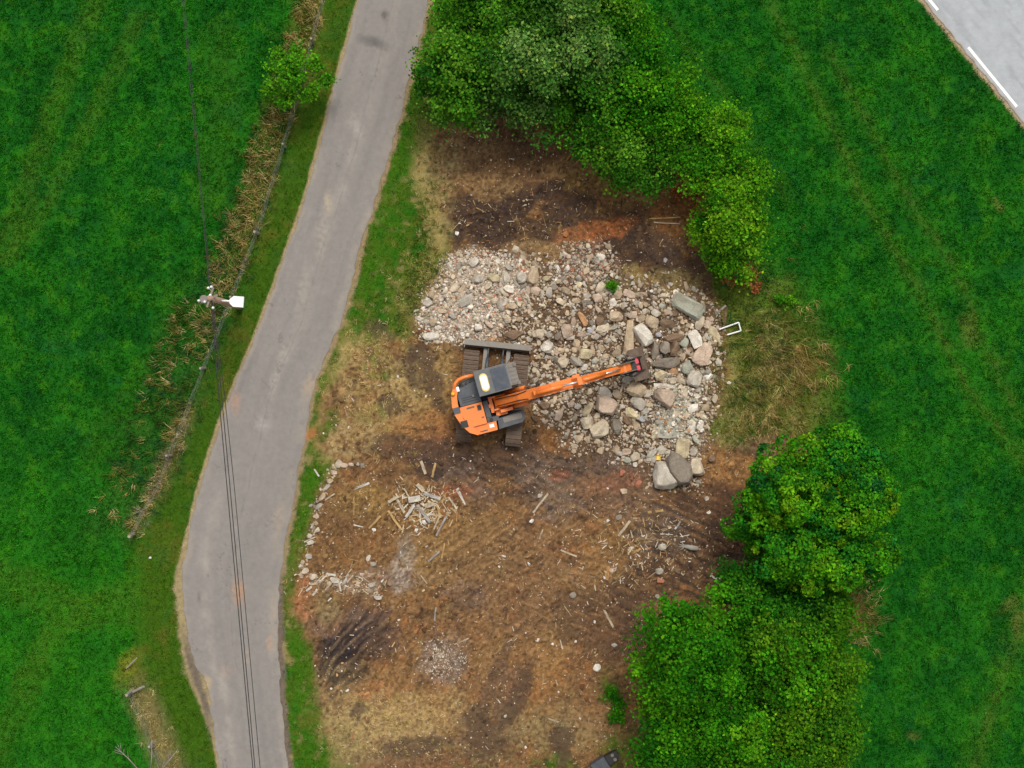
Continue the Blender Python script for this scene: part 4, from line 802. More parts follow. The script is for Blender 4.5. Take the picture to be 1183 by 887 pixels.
# linkage, tilting rotator and wide bucket
for s in (-1, 1):
    bm = bmesh.new(); side_prism(bm, [(5.1, 2.24), (5.2, 2.34), (5.85, 1.55), (5.8, 1.42)], by_ + s * .18 - .02, by_ + s * .18 + .02); obj('bucket_link', bm, M['greysteel'], EX)
bm = bmesh.new(); box(bm, 5.48, 5.95, by_ - .20, by_ + .20, 1.05, 1.45); tube(bm, [(5.72, by_, .88), (5.72, by_, 1.06)], .26, 20); rot = obj('tilting_rotator', bm, M['black'], EX, bevel=.03)
for s in (-1, 1):
    bm = bmesh.new(); tube(bm, [(5.6, by_ + s * .34, 1.34), (5.95, by_ + s * .26, 1.0)], .065, 12); obj('tilt_cylinder', bm, M['greysteel'], rot, True)
bm = bmesh.new(); box(bm, 5.86, 5.99, by_ - .22, by_ - .04, 1.32, 1.46); box(bm, 5.86, 5.99, by_ + .04, by_ + .22, 1.32, 1.46); tube(bm, [(5.92, by_ - .25, 1.38), (5.92, by_ + .25, 1.38)], .04, 10); obj('coupler_block', bm, M['red'], rot, bevel=.03)
bm = bmesh.new()
for a, b in ((5.45, .30), (5.5, -.36), (5.6, .22), (5.55, -.28), (5.4, -.2)):
    tube(bm, [(a - .2, by_ + b * .6, 1.6), (a, by_ + b, 1.5), (a + .2, by_ + b * 1.2, 1.2), (a + .3, by_ + b * .7, 1.0)], .018, 6)
obj('hydraulic_hose', bm, M['black'], rot, True)
prof = [(5.70, .96), (6.10, .98), (6.32, .74), (6.37, .42), (6.27, .14), (6.06, .04), (5.80, .06)]
bm = bmesh.new(); yb = by_ + .0; hb = .62
inn = [((x - 6.0) * .88 + 5.99, (z - .5) * .9 + .5) for x, z in prof]
for i in range(len(prof) - 1):
    if i == 0:
        for a, b in ((yb - hb, yb - .30), (yb + .30, yb + hb)): side_prism(bm, [prof[i], prof[i + 1], inn[i + 1], inn[i]], a, b)
    else: side_prism(bm, [prof[i], prof[i + 1], inn[i + 1], inn[i]], yb - hb, yb + hb)
for s in (-1, 1): side_prism(bm, prof, yb + s * (hb + .012) - .014, yb + s * (hb + .012) + .014)
bk = obj('bucket', bm, M['rust'], EX, bevel=.006)
bm = bmesh.new(); box(bm, 5.62, 5.80, yb - hb, yb + hb, .035, .075); obj('cutting_edge', bm, M['greysteel'], bk)
for s in (-1, 1):
    bm = bmesh.new(); side_prism(bm, [(5.66, .98), (5.76, 1.22), (6.0, 1.22), (6.22, .99)], yb + s * .27 - .02, yb + s * .27 + .02); obj('bucket_ear', bm, M['black'], bk)

# the dark attachment at the bottom edge
at = P(700, 877); at.z = gz(at.x, at.y)
AT = tag(empty('machine_attachment', at, R(33)), 'dark grey steel machine attachment lying in the grass at the bottom edge', 'attachment')
bm = bmesh.new(); prism(bm, [(-.62, -.26), (.02, -.26), (.02, .26), (-.62, .26)], .06, .52); obj('housing', bm, M['slate'], AT, bevel=.04)
bm = bmesh.new(); box(bm, -.60, -.40, -.22, .22, .52, .56); box(bm, -.30, -.02, -.2, .2, .52, .55); obj('cover_plate', bm, M['slate'], AT, bevel=.01)
bm = bmesh.new(); prism(bm, [(.03, -.22), (.52, -.18), (.58, .0), (.52, .18), (.03, .22)], .05, .40); obj('mounting_frame', bm, M['black'], AT, bevel=.03)
for y in (-.1, .1):
    bm = bmesh.new(); tube(bm, [(.34, y, .38), (.34, y, .46)], .07, 12); obj('pin_boss', bm, M['greysteel'], AT)
bm = bmesh.new(); tube(bm, [(-.6, .1, .2), (-.9, .12, .16), (-1.25, .02, .12)], .05, 8); tube(bm, [(-.6, -.1, .2), (-1.2, -.16, .12)], .05, 8); obj('shaft', bm, M['greysteel'], AT, True)

# ================================================================== pole, cables, fence
pb = P(277, 354); pt = P(242, 344, 7.0)
pb.z = gz(pb.x, pb.y)
up = tag(empty('utility_pole', pb), 'brown wooden utility pole with white street lamp beside the narrow road', 'utility pole')
hd = Vector((pt.x - pb.x, pt.y - pb.y, 0))
bm = bmesh.new(); tube(bm, [(0, 0, -.3), (hd.x * .5, hd.y * .5, 3.5), (hd.x, hd.y, 7.0)], [.14, .125, .105], 14); obj('pole_shaft', bm, M['polewood'], up, True)
T = Vector((hd.x, hd.y, 0)); ca = Vector((math.cos(R(70)), math.sin(R(70)), 0)); cb = Vector((-ca.y, ca.x, 0))
bm = bmesh.new(); Mx = Matrix.Translation(T + Vector((0, 0, 6.75))) @ Matrix.Rotation(R(25), 4, 'Z'); box(bm, -.42, .28, -.045, .045, -.05, .05, Mx); Mx2 = Matrix.Translation(T + Vector((0, 0, 6.9))) @ Matrix.Rotation(R(72), 4, 'Z'); box(bm, -.35, .40, -.035, .035, -.04, .04, Mx2); ar = obj('crossarm', bm, M['greysteel'], up, bevel=.008)
ins = [(-.40, -.10), (-.05, .36), (.06, .40), (-.18, -.14), (.12, -.36), (.02, .1)]
for x, y in ins:
    bm = bmesh.new(); tube(bm, [T + Vector((x, y, 6.8)), T + Vector((x, y, 6.92)), T + Vector((x, y, 6.97)), T + Vector((x, y, 7.05))], [.03, .055, .05, .03], 10); obj('insulator', bm, M['white'], ar, True)
bm = bmesh.new(); tube(bm, [T + Vector((-.22, -.04, 6.5)), T + Vector((-.22, -.04, 6.95))], .15, 14); obj('transformer_can', bm, M['greysteel'], up)
lz = 5.2; lh = P(275, 348.5, lz) - pb; lp = Vector((hd.x, hd.y, 0)) * (lz / 7)
bm = bmesh.new(); tube(bm, [Vector((lp.x, lp.y, lz - .25)), Vector((lp.x, lp.y, lz)).lerp(Vector((lh.x, lh.y, lz)), .35), Vector((lh.x, lh.y, lz + .02))], .035, 10); obj('lamp_arm', bm, M['white'], up, True)
an = math.atan2(lh.y - lp.y, lh.x - lp.x)
bm = bmesh.new(); Mx = Matrix.Translation((lh.x, lh.y, lz)) @ Matrix.Rotation(an, 4, 'Z'); prism(bm, [(-.30, -.08), (-.16, -.20), (.22, -.20), (.22, .20), (-.16, .20), (-.30, .08)], -.02, .10, Mx); lm = obj('lamp_head', bm, M['white'], up, bevel=.03, segs=3)
bm = bmesh.new(); prism(bm, [(-.14, -.16), (.19, -.16), (.19, .16), (-.14, .16)], -.045, -.022, Mx); obj('lamp_lens', bm, M['glass'], lm)
def cable(pts, r, label):
    """pts: photo pixels with height; hung in a shallow curve"""
    q = [P(*p) for p in pts]; bm = bmesh.new(); out = []
    for a, b in zip(q[:-1], q[1:]):
        n = 24
        for i in range(n + (b is q[-1])):
            t = i / n; p = a.lerp(b, t); out.append(p - Vector((0, 0, .0)))
    tube(bm, out, r, 6); tag(obj('power_cable', bm, M['cable'], None, True), label, 'cable', 'overhead cables on the utility pole')
zc = 6.9
cable([(243.5, 345, zc), (253, 460, zc - .25), (262, 560, zc - .4), (292, 887, zc - .5), (325, 1260, zc)], .016, 'black overhead cable over the road, edge strand of the close pair away from the site')
cable([(244.5, 343, zc), (256.5, 462, zc - .25), (265.5, 560, zc - .4), (294.5, 887, zc - .5), (327, 1260, zc)], .016, 'black overhead cable over the road, middle strand between its two neighbours')
cable([(246, 349, zc), (260, 462, zc - .25), (270.5, 560, zc - .4), (300.5, 887, zc - .5), (334, 1260, zc)], .013, 'thin black overhead cable over the road, lone strand nearest the site')
cable([(242, 331, zc), (233, 235, zc - .3), (221, 110, zc - .4), (211, 0, zc - .4), (190, -230, zc)], .012, 'dark overhead cable running from the pole across the meadow to the top edge')
cable([(243.5, 331, zc), (234.5, 235, zc - .3), (223, 110, zc - .4), (213, 0, zc - .4), (192, -230, zc)], .009, 'fainter overhead cable beside the dark one across the meadow above the pole')
def fence(label, pts, posts, hgt, tilt=0):
    p0 = P(*posts[0][:2]); root = tag(empty('wire_fence', (p0.x, p0.y, 0)), label, 'fence')
    o = Vector((p0.x, p0.y, 0)); g = random.Random(len(pts))
    for px, py, w in posts:
        p = P(px, py) - o; z = gz(p.x + o.x, p.y + o.y); bm = bmesh.new()
        tube(bm, [(p.x, p.y, z - .2), (p.x + g.uniform(-.05, .05), p.y + g.uniform(-.05, .05), z + hgt)], [w, w * .85], 8); obj('post', bm, M['greywood'], root)
    W_ = [P(*q) - o for q in pts]; bm = bmesh.new(); L = []
    for a, b in zip(W_[:-1], W_[1:]):
        n = max(2, int((b - a).length / .33))
        for i in range(n): L.append(a.lerp(b, i / n) + Vector((g.gauss(0, .012), g.gauss(0, .012), 0)))
    L.append(W_[-1])
    for h in (.15, .35, .55, .75, hgt - .06): tube(bm, [q + Vector((g.gauss(0, .01), g.gauss(0, .01), h)) for q in L], .003, 5)
    for q in L: tube(bm, [q + Vector((0, 0, .08)), q + Vector((0, 0, hgt - .05))], .002, 4)
    obj('wire_netting', bm, M['wire'], root)
fence('long wire netting fence with grey posts along dead grass beside the narrow road', FENCE, [(388, -90, .06), (361.5, 50, .06), (330, 170, .05), (299, 270, .065), (270, 345, .05), (237.5, 425, .06), (199, 526, .05), (155, 616, .07)], .95)
fence('short broken wire fence with a pale post near the bottom edge', FENCE2, [(153, 797, .07), (178, 856, .06), (215, 960, .06)], .9)
for i, (a, b, r, lab) in enumerate([((152, 800), (166, 793), .055, 'pale fallen post lying at the end of the short fence'), ((146, 772), (158, 760), .03, 'thin grey stick poking from yellow weeds near the bottom left')]):
    A_, B_ = P(*a, .12), P(*b, .5); bm = bmesh.new(); tube(bm, [A_, A_.lerp(B_, .5), B_], [r, r, r * .9], 8); tag(obj('fallen_post', bm, M['greywood']), lab, 'post')
for i, (px, py, a, lab) in enumerate([(150, 872, 130, 'bare pale branch at the bottom edge, farthest from the road'), (178, 868, 85, 'bare twiggy branch at the bottom edge between two others'), (198, 875, 50, 'bare pale branch at the bottom edge, closest to the road')]):
    g = np.random.default_rng(90 + i); b = P(px, py); bm = bmesh.new()
    d = Vector((math.cos(R(a)), math.sin(R(a)), 0)); s = Vector((b.x, b.y, .35)) - d * .7
    e = s + d * 1.35 + Vector((0, 0, .35)); tube(bm, [s, s.lerp(e, .5) + Vector((.04, .03, .05)), e], [.028, .02, .008], 6)
    for k in range(6):
        st = s.lerp(e, g.uniform(.2, .85)); aa = R(a) + g.choice([-1, 1]) * g.uniform(.4, .9); tube(bm, [st, st + Vector((math.cos(aa), math.sin(aa), .3)) * g.uniform(.25, .5)], [.013, .005], 5)
    tag(obj('bare_branch', bm, M['greywood'], None, True), lab, 'branch', 'bare branches at the bottom edge')
# ================================================================== stones of the demolished house
TONE = dict(white=(.62, .57, .49), pale=(.50, .42, .31), grey=(.40, .36, .30), dark=(.23, .195, .155), tan=(.42, .325, .22), brown=(.19, .125, .080), pink=(.44, .335, .255), yellow=(.50, .42, .27), green=(.34, .345, .275), blue=(.33, .33, .345), brick=(.40, .15, .085), orange=(.45, .25, .12))
WORD = dict(white='whitish', pale='cream', grey='grey', dark='dark grey', tan='tan', brown='brown', pink='pinkish', yellow='yellowish', green='greenish grey', blue='bluish grey', brick='brick-red', orange='orange-tan')
srng = np.random.default_rng(77)
def stone_mesh(L, W_, H, tone, g, block=.5, outline=None):
    """angular stone: a hull of points on a superellipsoid, cut edges softened, broad colour patches"""
    bm = bmesh.new()
    if outline:
        for (x, y) in outline:
            for z, s in ((-.5, .97), (.05, 1.0 + g.normal(0, .02)), (.5, .78 + g.normal(0, .06))):
                bm.verts.new((x * s * L / 2, y * s * W_ / 2, (z + g.normal(0, .05)) * H))
    else:
        n = 16 if max(L, W_) < .3 else 26
        e = 2.0 + 3.0 * block * g.uniform(.6, 1.3)
        for i in range(n):
            d = g.normal(size=3); d /= (np.abs(d) ** e).sum() ** (1 / e)
            d *= g.uniform(.86, 1.0)
            bm.verts.new((d[0] * L / 2, d[1] * W_ / 2, d[2] * H / 2))
    r = bmesh.ops.convex_hull(bm, input=bm.verts)
    bmesh.ops.delete(bm, geom=[v for v in bm.verts if not v.link_faces], context='VERTS')
    bmesh.ops.dissolve_limit(bm, angle_limit=R(14), verts=bm.verts, edges=bm.edges)
    if max(L, W_) > .22:
        bmesh.ops.bevel(bm, geom=bm.edges[:], offset=.055 * min(L, W_, H * 1.5), segments=2, affect='EDGES', profile=.6, clamp_overlap=True)
    if max(L, W_) > .5:
        bmesh.ops.triangulate(bm, faces=bm.faces)
        bmesh.ops.subdivide_edges(bm, edges=[e for e in bm.edges if e.calc_length() > .12], cuts=1, use_grid_fill=True)
        for v in bm.verts:
            v.co += Vector(g.normal(0, .006, 3))
    bmesh.ops.recalc_face_normals(bm, faces=bm.faces)
    me = bpy.data.meshes.new('stone'); bm.to_mesh(me); bm.free()
    co = np.empty(len(me.vertices) * 3, np.float32); me.vertices.foreach_get('co', co); co = co.reshape(-1, 3)
    b = np.array(TONE[tone]) * g.uniform(.85, 1.15); k = int(g.integers(9999))
    pt = fbm(co[:, 0] * 4 + k, co[:, 1] * 4 + co[:, 2] * 3, 3, 5); p2 = fbm(co[:, 0] * 3 - k, co[:, 1] * 3 + co[:, 2] * 3, 3, 9)
    c = b[None] * (1 + .5 * pt[:, None]); st = sstep(.05, .5, p2)[:, None] * .55
    c = c * (1 - st) + np.array([.21, .15, .10]) * st
    a = me.color_attributes.new('Col', 'FLOAT_COLOR', 'POINT'); c4 = np.ones((len(co), 4), np.float32); c4[:, :3] = np.clip(c, .02, .8)
    a.data.foreach_set('color', c4.ravel())
    return me
BIG = 'large boulders in the rubble'; ST = 'stones of the demolished foundation'
placed = []
def put_stone(px, py, l, w, ang, tone, label, group=ST, h=None, block=.5, outline=None, name='stone', cat='stone', rise=.32):
    L_, W_ = l / PXM * 1.10, w / PXM * 1.10; Hh = h if h else min(max(.62 * min(L_, W_), .06), .62)
    me = stone_mesh(L_, W_, Hh, tone, srng, block, outline)
    me.materials.append(M['stone'])
    o = bpy.data.objects.new(name, me); COL.objects.link(o)
    p = P(px, py, .2); inp = poly_sdf(np.array([px], float), np.array([py], float), PALE)[0] < 0; o.location = (p.x, p.y, gz(p.x, p.y) + Hh * (.5 - rise * .5) + (.05 if inp else 0)); o.rotation_euler = (srng.normal(0, .06), srng.normal(0, .06), R(ang))
    tag(o, label, cat, group); placed.append((px, py, max(l, w) / 2, min(l, w) / 2)); return o
# (px, py, length, width, angle, tone, short name used by its neighbours' labels, label)
LAND = [
 (769, 549, 28, 30, 0, 'grey', 'the pale corner boulder', 'biggest pale grey boulder at the lower corner of the rubble', dict(h=.62, outline=[(-.75, 1), (.0, .98), (.25, .3), (1, -.55), (.6, -.95), (-.2, -1), (-.82, -.85), (-1, .1)])),
 (784, 541, 40, 26, -58, 'dark', 'the leaning brown boulder', 'long brown-grey boulder leaning over the pale corner boulder', dict(h=.8, outline=[(-1, .2), (-.6, .75), (.2, 1), (.8, .6), (1, -.1), (.7, -.8), (-.1, -.95), (-.7, -.6)])),
 (789, 518, 25, 17, 82, 'yellow', 'the yellow upright boulder', 'pale yellowish oblong boulder above the leaning brown boulder', dict(h=.6, block=.9)),
 (805, 539, 20, 20, -20, 'pale', 'the wedge boulder', 'pale wedge-shaped boulder on the grass side of the leaning brown boulder', dict(h=.5, outline=[(-.9, .7), (-.1, .95), (.3, .2), (1, -.3), (.7, -.8), (-.3, -1), (-.9, -.7)])),
 (794, 353.5, 37, 17, -30, 'green', 'the greenish slab', 'large greenish-grey rectangular slab at the upper right of the rubble', dict(h=.38, outline=[(-1, .75), (-.8, 1), (.85, 1), (1, .6), (.95, -.9), (.75, -1), (-.75, -.95), (-1, -.5)])),
 (743, 387, 28, 16, -56, 'white', 'the big white boulder', 'big white elongated boulder above the excavator bucket', dict(h=.55, block=.7)),
 (701.5, 468, 25, 20, -8, 'pink', 'the pinkish block', 'large pinkish angular block alone below the orange stick', dict(h=.62, outline=[(-.95, .9), (-.3, 1), (.55, .7), (1, .25), (.75, -.3), (.6, -1), (-.5, -.9), (-.9, -.6)])),
 (693, 495.5, 22, 18, 32, 'pale', 'the cream block', 'cream angular block below the pinkish block', dict(h=.5, block=1)),
 (679, 488, 15, 14, 20, 'pale', 'the small cream block', 'squarish cream stone between the yellow oval and the cream block', dict(h=.4, block=1)),
 (679.3, 472.5, 19, 9, 55, 'yellow', 'the yellow oval', 'long yellowish oval stone beside the pinkish block', dict(block=.1)),
 (713, 492.5, 19, 13, -70, 'dark', 'the cracked grey block', 'dark cracked grey-brown stone beside the cream block', dict(h=.4)),
 (735, 449.5, 22, 18, -25, 'tan', 'the brown boulder', 'broad brown boulder directly below the excavator bucket', dict(h=.5)),
 (737, 465, 18, 13, -40, 'grey', 'the grey boulder', 'smooth grey boulder touching the brown boulder below the bucket', dict(h=.42)),
 (767, 459, 25, 20, -18, 'pink', 'the striped boulder', 'pinkish striped boulder just below the pale concrete post', dict(h=.6, outline=[(-1, .2), (-.7, .8), (.4, 1), (.95, .7), (.85, -.5), (.65, -1), (-.1, -.75), (-.8, -.3)])),
 (730, 477.5, 18, 11, -35, 'yellow', 'the flat yellow stone', 'flat yellowish-cream stone left of the brick fragments', dict(h=.3)),
 (769, 419.5, 31, 13, 10, 'dark', 'the long grey boulder', 'long flat grey-brown boulder right of the excavator bucket', dict(h=.45, block=.3)),
 (811, 409, 26, 19, 65, 'pink', 'the broad pinkish boulder', 'broad pinkish boulder at the outer edge of the rubble', dict(h=.55)),
 (802.5, 392, 21, 13, -65, 'white', 'the white upright stone', 'white oblong stone above the broad pinkish boulder', dict(h=.4, block=.8)),
 (801.5, 437.5, 18, 16, 70, 'grey', 'the grey edge block', 'light grey block near the outer edge below the broad pinkish boulder', dict(h=.42, block=.8)),
 (794, 424, 16, 13, 60, 'green', 'the speckled stone', 'speckled greenish stone between the long grey boulder and grey edge block', dict(h=.36)),
 (726, 390, 40, 13, 88, 'tan', 'the upright brown beam stone', 'long tan-brown stone standing upright beside the big white boulder', dict(h=.4, block=.8)),
 (594, 386, 22, 12, 15, 'brown', 'the earthy stone', 'flat earth-brown stone just above the dozer blade', dict(h=.3)),
 (622, 385.5, 15, 11, 10, 'pale', 'the cream boulder', 'rounded cream boulder right of the earthy brown stone', dict(h=.36)),
 (632.5, 400, 14, 13, 60, 'white', 'the white boulder', 'round white boulder right of the dozer blade', dict(h=.4)),
 (655, 383, 17, 13, 100, 'pink', 'the pinkish-grey boulder', 'pinkish-grey boulder in the middle of the rubble', dict(h=.4)),
 (650, 419, 14, 12, 60, 'pale', 'the cream stone by the boom', 'cream boulder just above the orange boom', dict(h=.4)),
 (665.5, 417.5, 17, 9, -35, 'grey', 'the slanting grey stone', 'slanting light grey stone above the orange boom', dict(h=.32)),
 (676, 408.5, 15, 12, 0, 'yellow', 'the square tan stone', 'squarish yellowish tan stone above the orange stick', dict(h=.38, block=1)),
 (673, 368, 18, 7, -62, 'orange', 'the ochre stone', 'bright ochre-yellow stone in the middle of the rubble', dict(h=.22)),
 (711, 365, 17, 12, 5, 'tan', 'the tan boulder', 'tan boulder left of the upright brown beam stone', dict(h=.4)),
 (753, 372, 17, 14, -25, 'tan', 'the rounded tan boulder', 'rounded tan boulder above the big white boulder', dict(h=.42, block=.2)),
 (616, 319, 19, 14, 82, 'tan', 'the tall brown boulder', 'large brown boulder at the upper middle edge of the rubble', dict(h=.45, block=.8)),
 (618.6, 336, 11.5, 11, 0, 'pink', 'the round pink stone', 'round pinkish stone under the tall brown boulder', dict(block=.1)),
 (602.5, 320.5, 13, 12, 30, 'grey', 'the grey triangular block', 'light grey angular block left of the tall brown boulder', dict(h=.34, block=.8)),
 (635, 337.5, 12, 10, 70, 'grey', 'the grey oval stone', 'smooth grey oval stone right of the round pink stone', dict()),
 (654, 336, 13, 9, -32, 'tan', 'the tan oval stone', 'tan oval stone near the white scraps', dict(block=.1)),
 (694.6, 333, 14, 11, 60, 'pale', 'the cream wedge', 'cream wedge stone left of the tiny green plant', dict()),
 (690, 344, 12, 10, 0, 'pink', 'the pink block', 'pinkish-tan block under the cream wedge', dict(block=.8)),
 (708, 349, 9, 10, 5, 'white', 'the pale cube', 'pale square block below the tiny green plant', dict(block=1)),
 (498.6, 388, 18, 9, 8, 'white', 'the white slab', 'whitish slab at the lower left tip of the rubble', dict(h=.2)),
 (547.6, 303, 12, 9, 50, 'grey', 'the corner grey block', 'pale grey block at the upper left corner of the rubble', dict(block=.9)),
 (538, 348, 19, 11, 32, 'grey', 'the smooth slab', 'smooth flat grey slab in the middle of the pale brick rubble', dict(h=.16, block=.8)),
 (571, 321.5, 15, 9, -25, 'yellow', 'the yellowish slab', 'yellowish flat stone in the upper pale rubble', dict(h=.22)),
 (526, 332.5, 14, 8, 52, 'pale', 'the cream oblong', 'cream oblong stone on the grassy edge of the pale rubble', dict()),
 (552, 323, 14, 9, 8, 'grey', 'the flat grey stone', 'flat grey stone below the corner grey block', dict(h=.2)),
 (767, 445.6, 25, 5.5, -3, 'white', 'the concrete post', 'straight pale concrete post lying across the rubble', dict(h=.18, block=2.0)),
 (757.6, 496, 21, 6, 74, 'yellow', 'the pale bar', 'pale yellowish bar lying on the crumbled slab', dict(h=.14, block=2.0)),
 (799, 492.5, 18, 7.5, 80, 'white', 'the tall pale slab', 'tall narrow pale slab at the grass edge', dict(h=.2, block=1)),
 (809, 491, 13, 8, 78, 'white', 'the outer pale slab', 'short pale slab on the grass, outermost of the pair', dict(h=.2, block=1)),
 (663, 549, 0, 0, 0, 'pale', '', '', None),
 (767, 403, 17, 12, 88, 'dark', 'the ribbed rock', 'ribbed dark brown rock right of the bucket, middle piece', dict(h=.5)),
 (757, 405, 21, 9, 86, 'dark', 'the dark rock edge', 'dark narrow rock touching the bucket, piece next to the ribbed rock', dict(h=.45)),
 (778, 402.5, 18, 11, 82, 'brown', 'the outer ribbed rock', 'ribbed brown rock farther from the bucket than its two dark neighbours', dict(h=.5)),
 (778, 390, 24, 10, 6, 'brown', 'the brown capstone', 'flat brown stone capping the ribbed rocks', dict(h=.3)),
 (770, 374, 19, 10, -4, 'brown', 'the upper brown stone', 'dark brown flat stone right of the rounded tan boulder', dict(h=.3)),
 (808, 373, 17, 10, 68, 'pale', 'the light pink stone', 'light stone between the greenish slab and the white upright stone', dict()),
 (763.5, 433, 15, 12, 20, 'yellow', 'the mottled stone', 'mottled yellow-grey stone above the concrete post', dict(h=.35)),
 (696.5, 379.5, 17, 9, 15, 'pale', 'the pointed cream stone', 'pointed cream stone with a dark spot under the tan boulder', dict()),
 (782, 478, 13, 11, 60, 'pale', 'the light slab stone', 'light flat stone on the upper rim of the crumbled slab', dict(h=.2)),
]
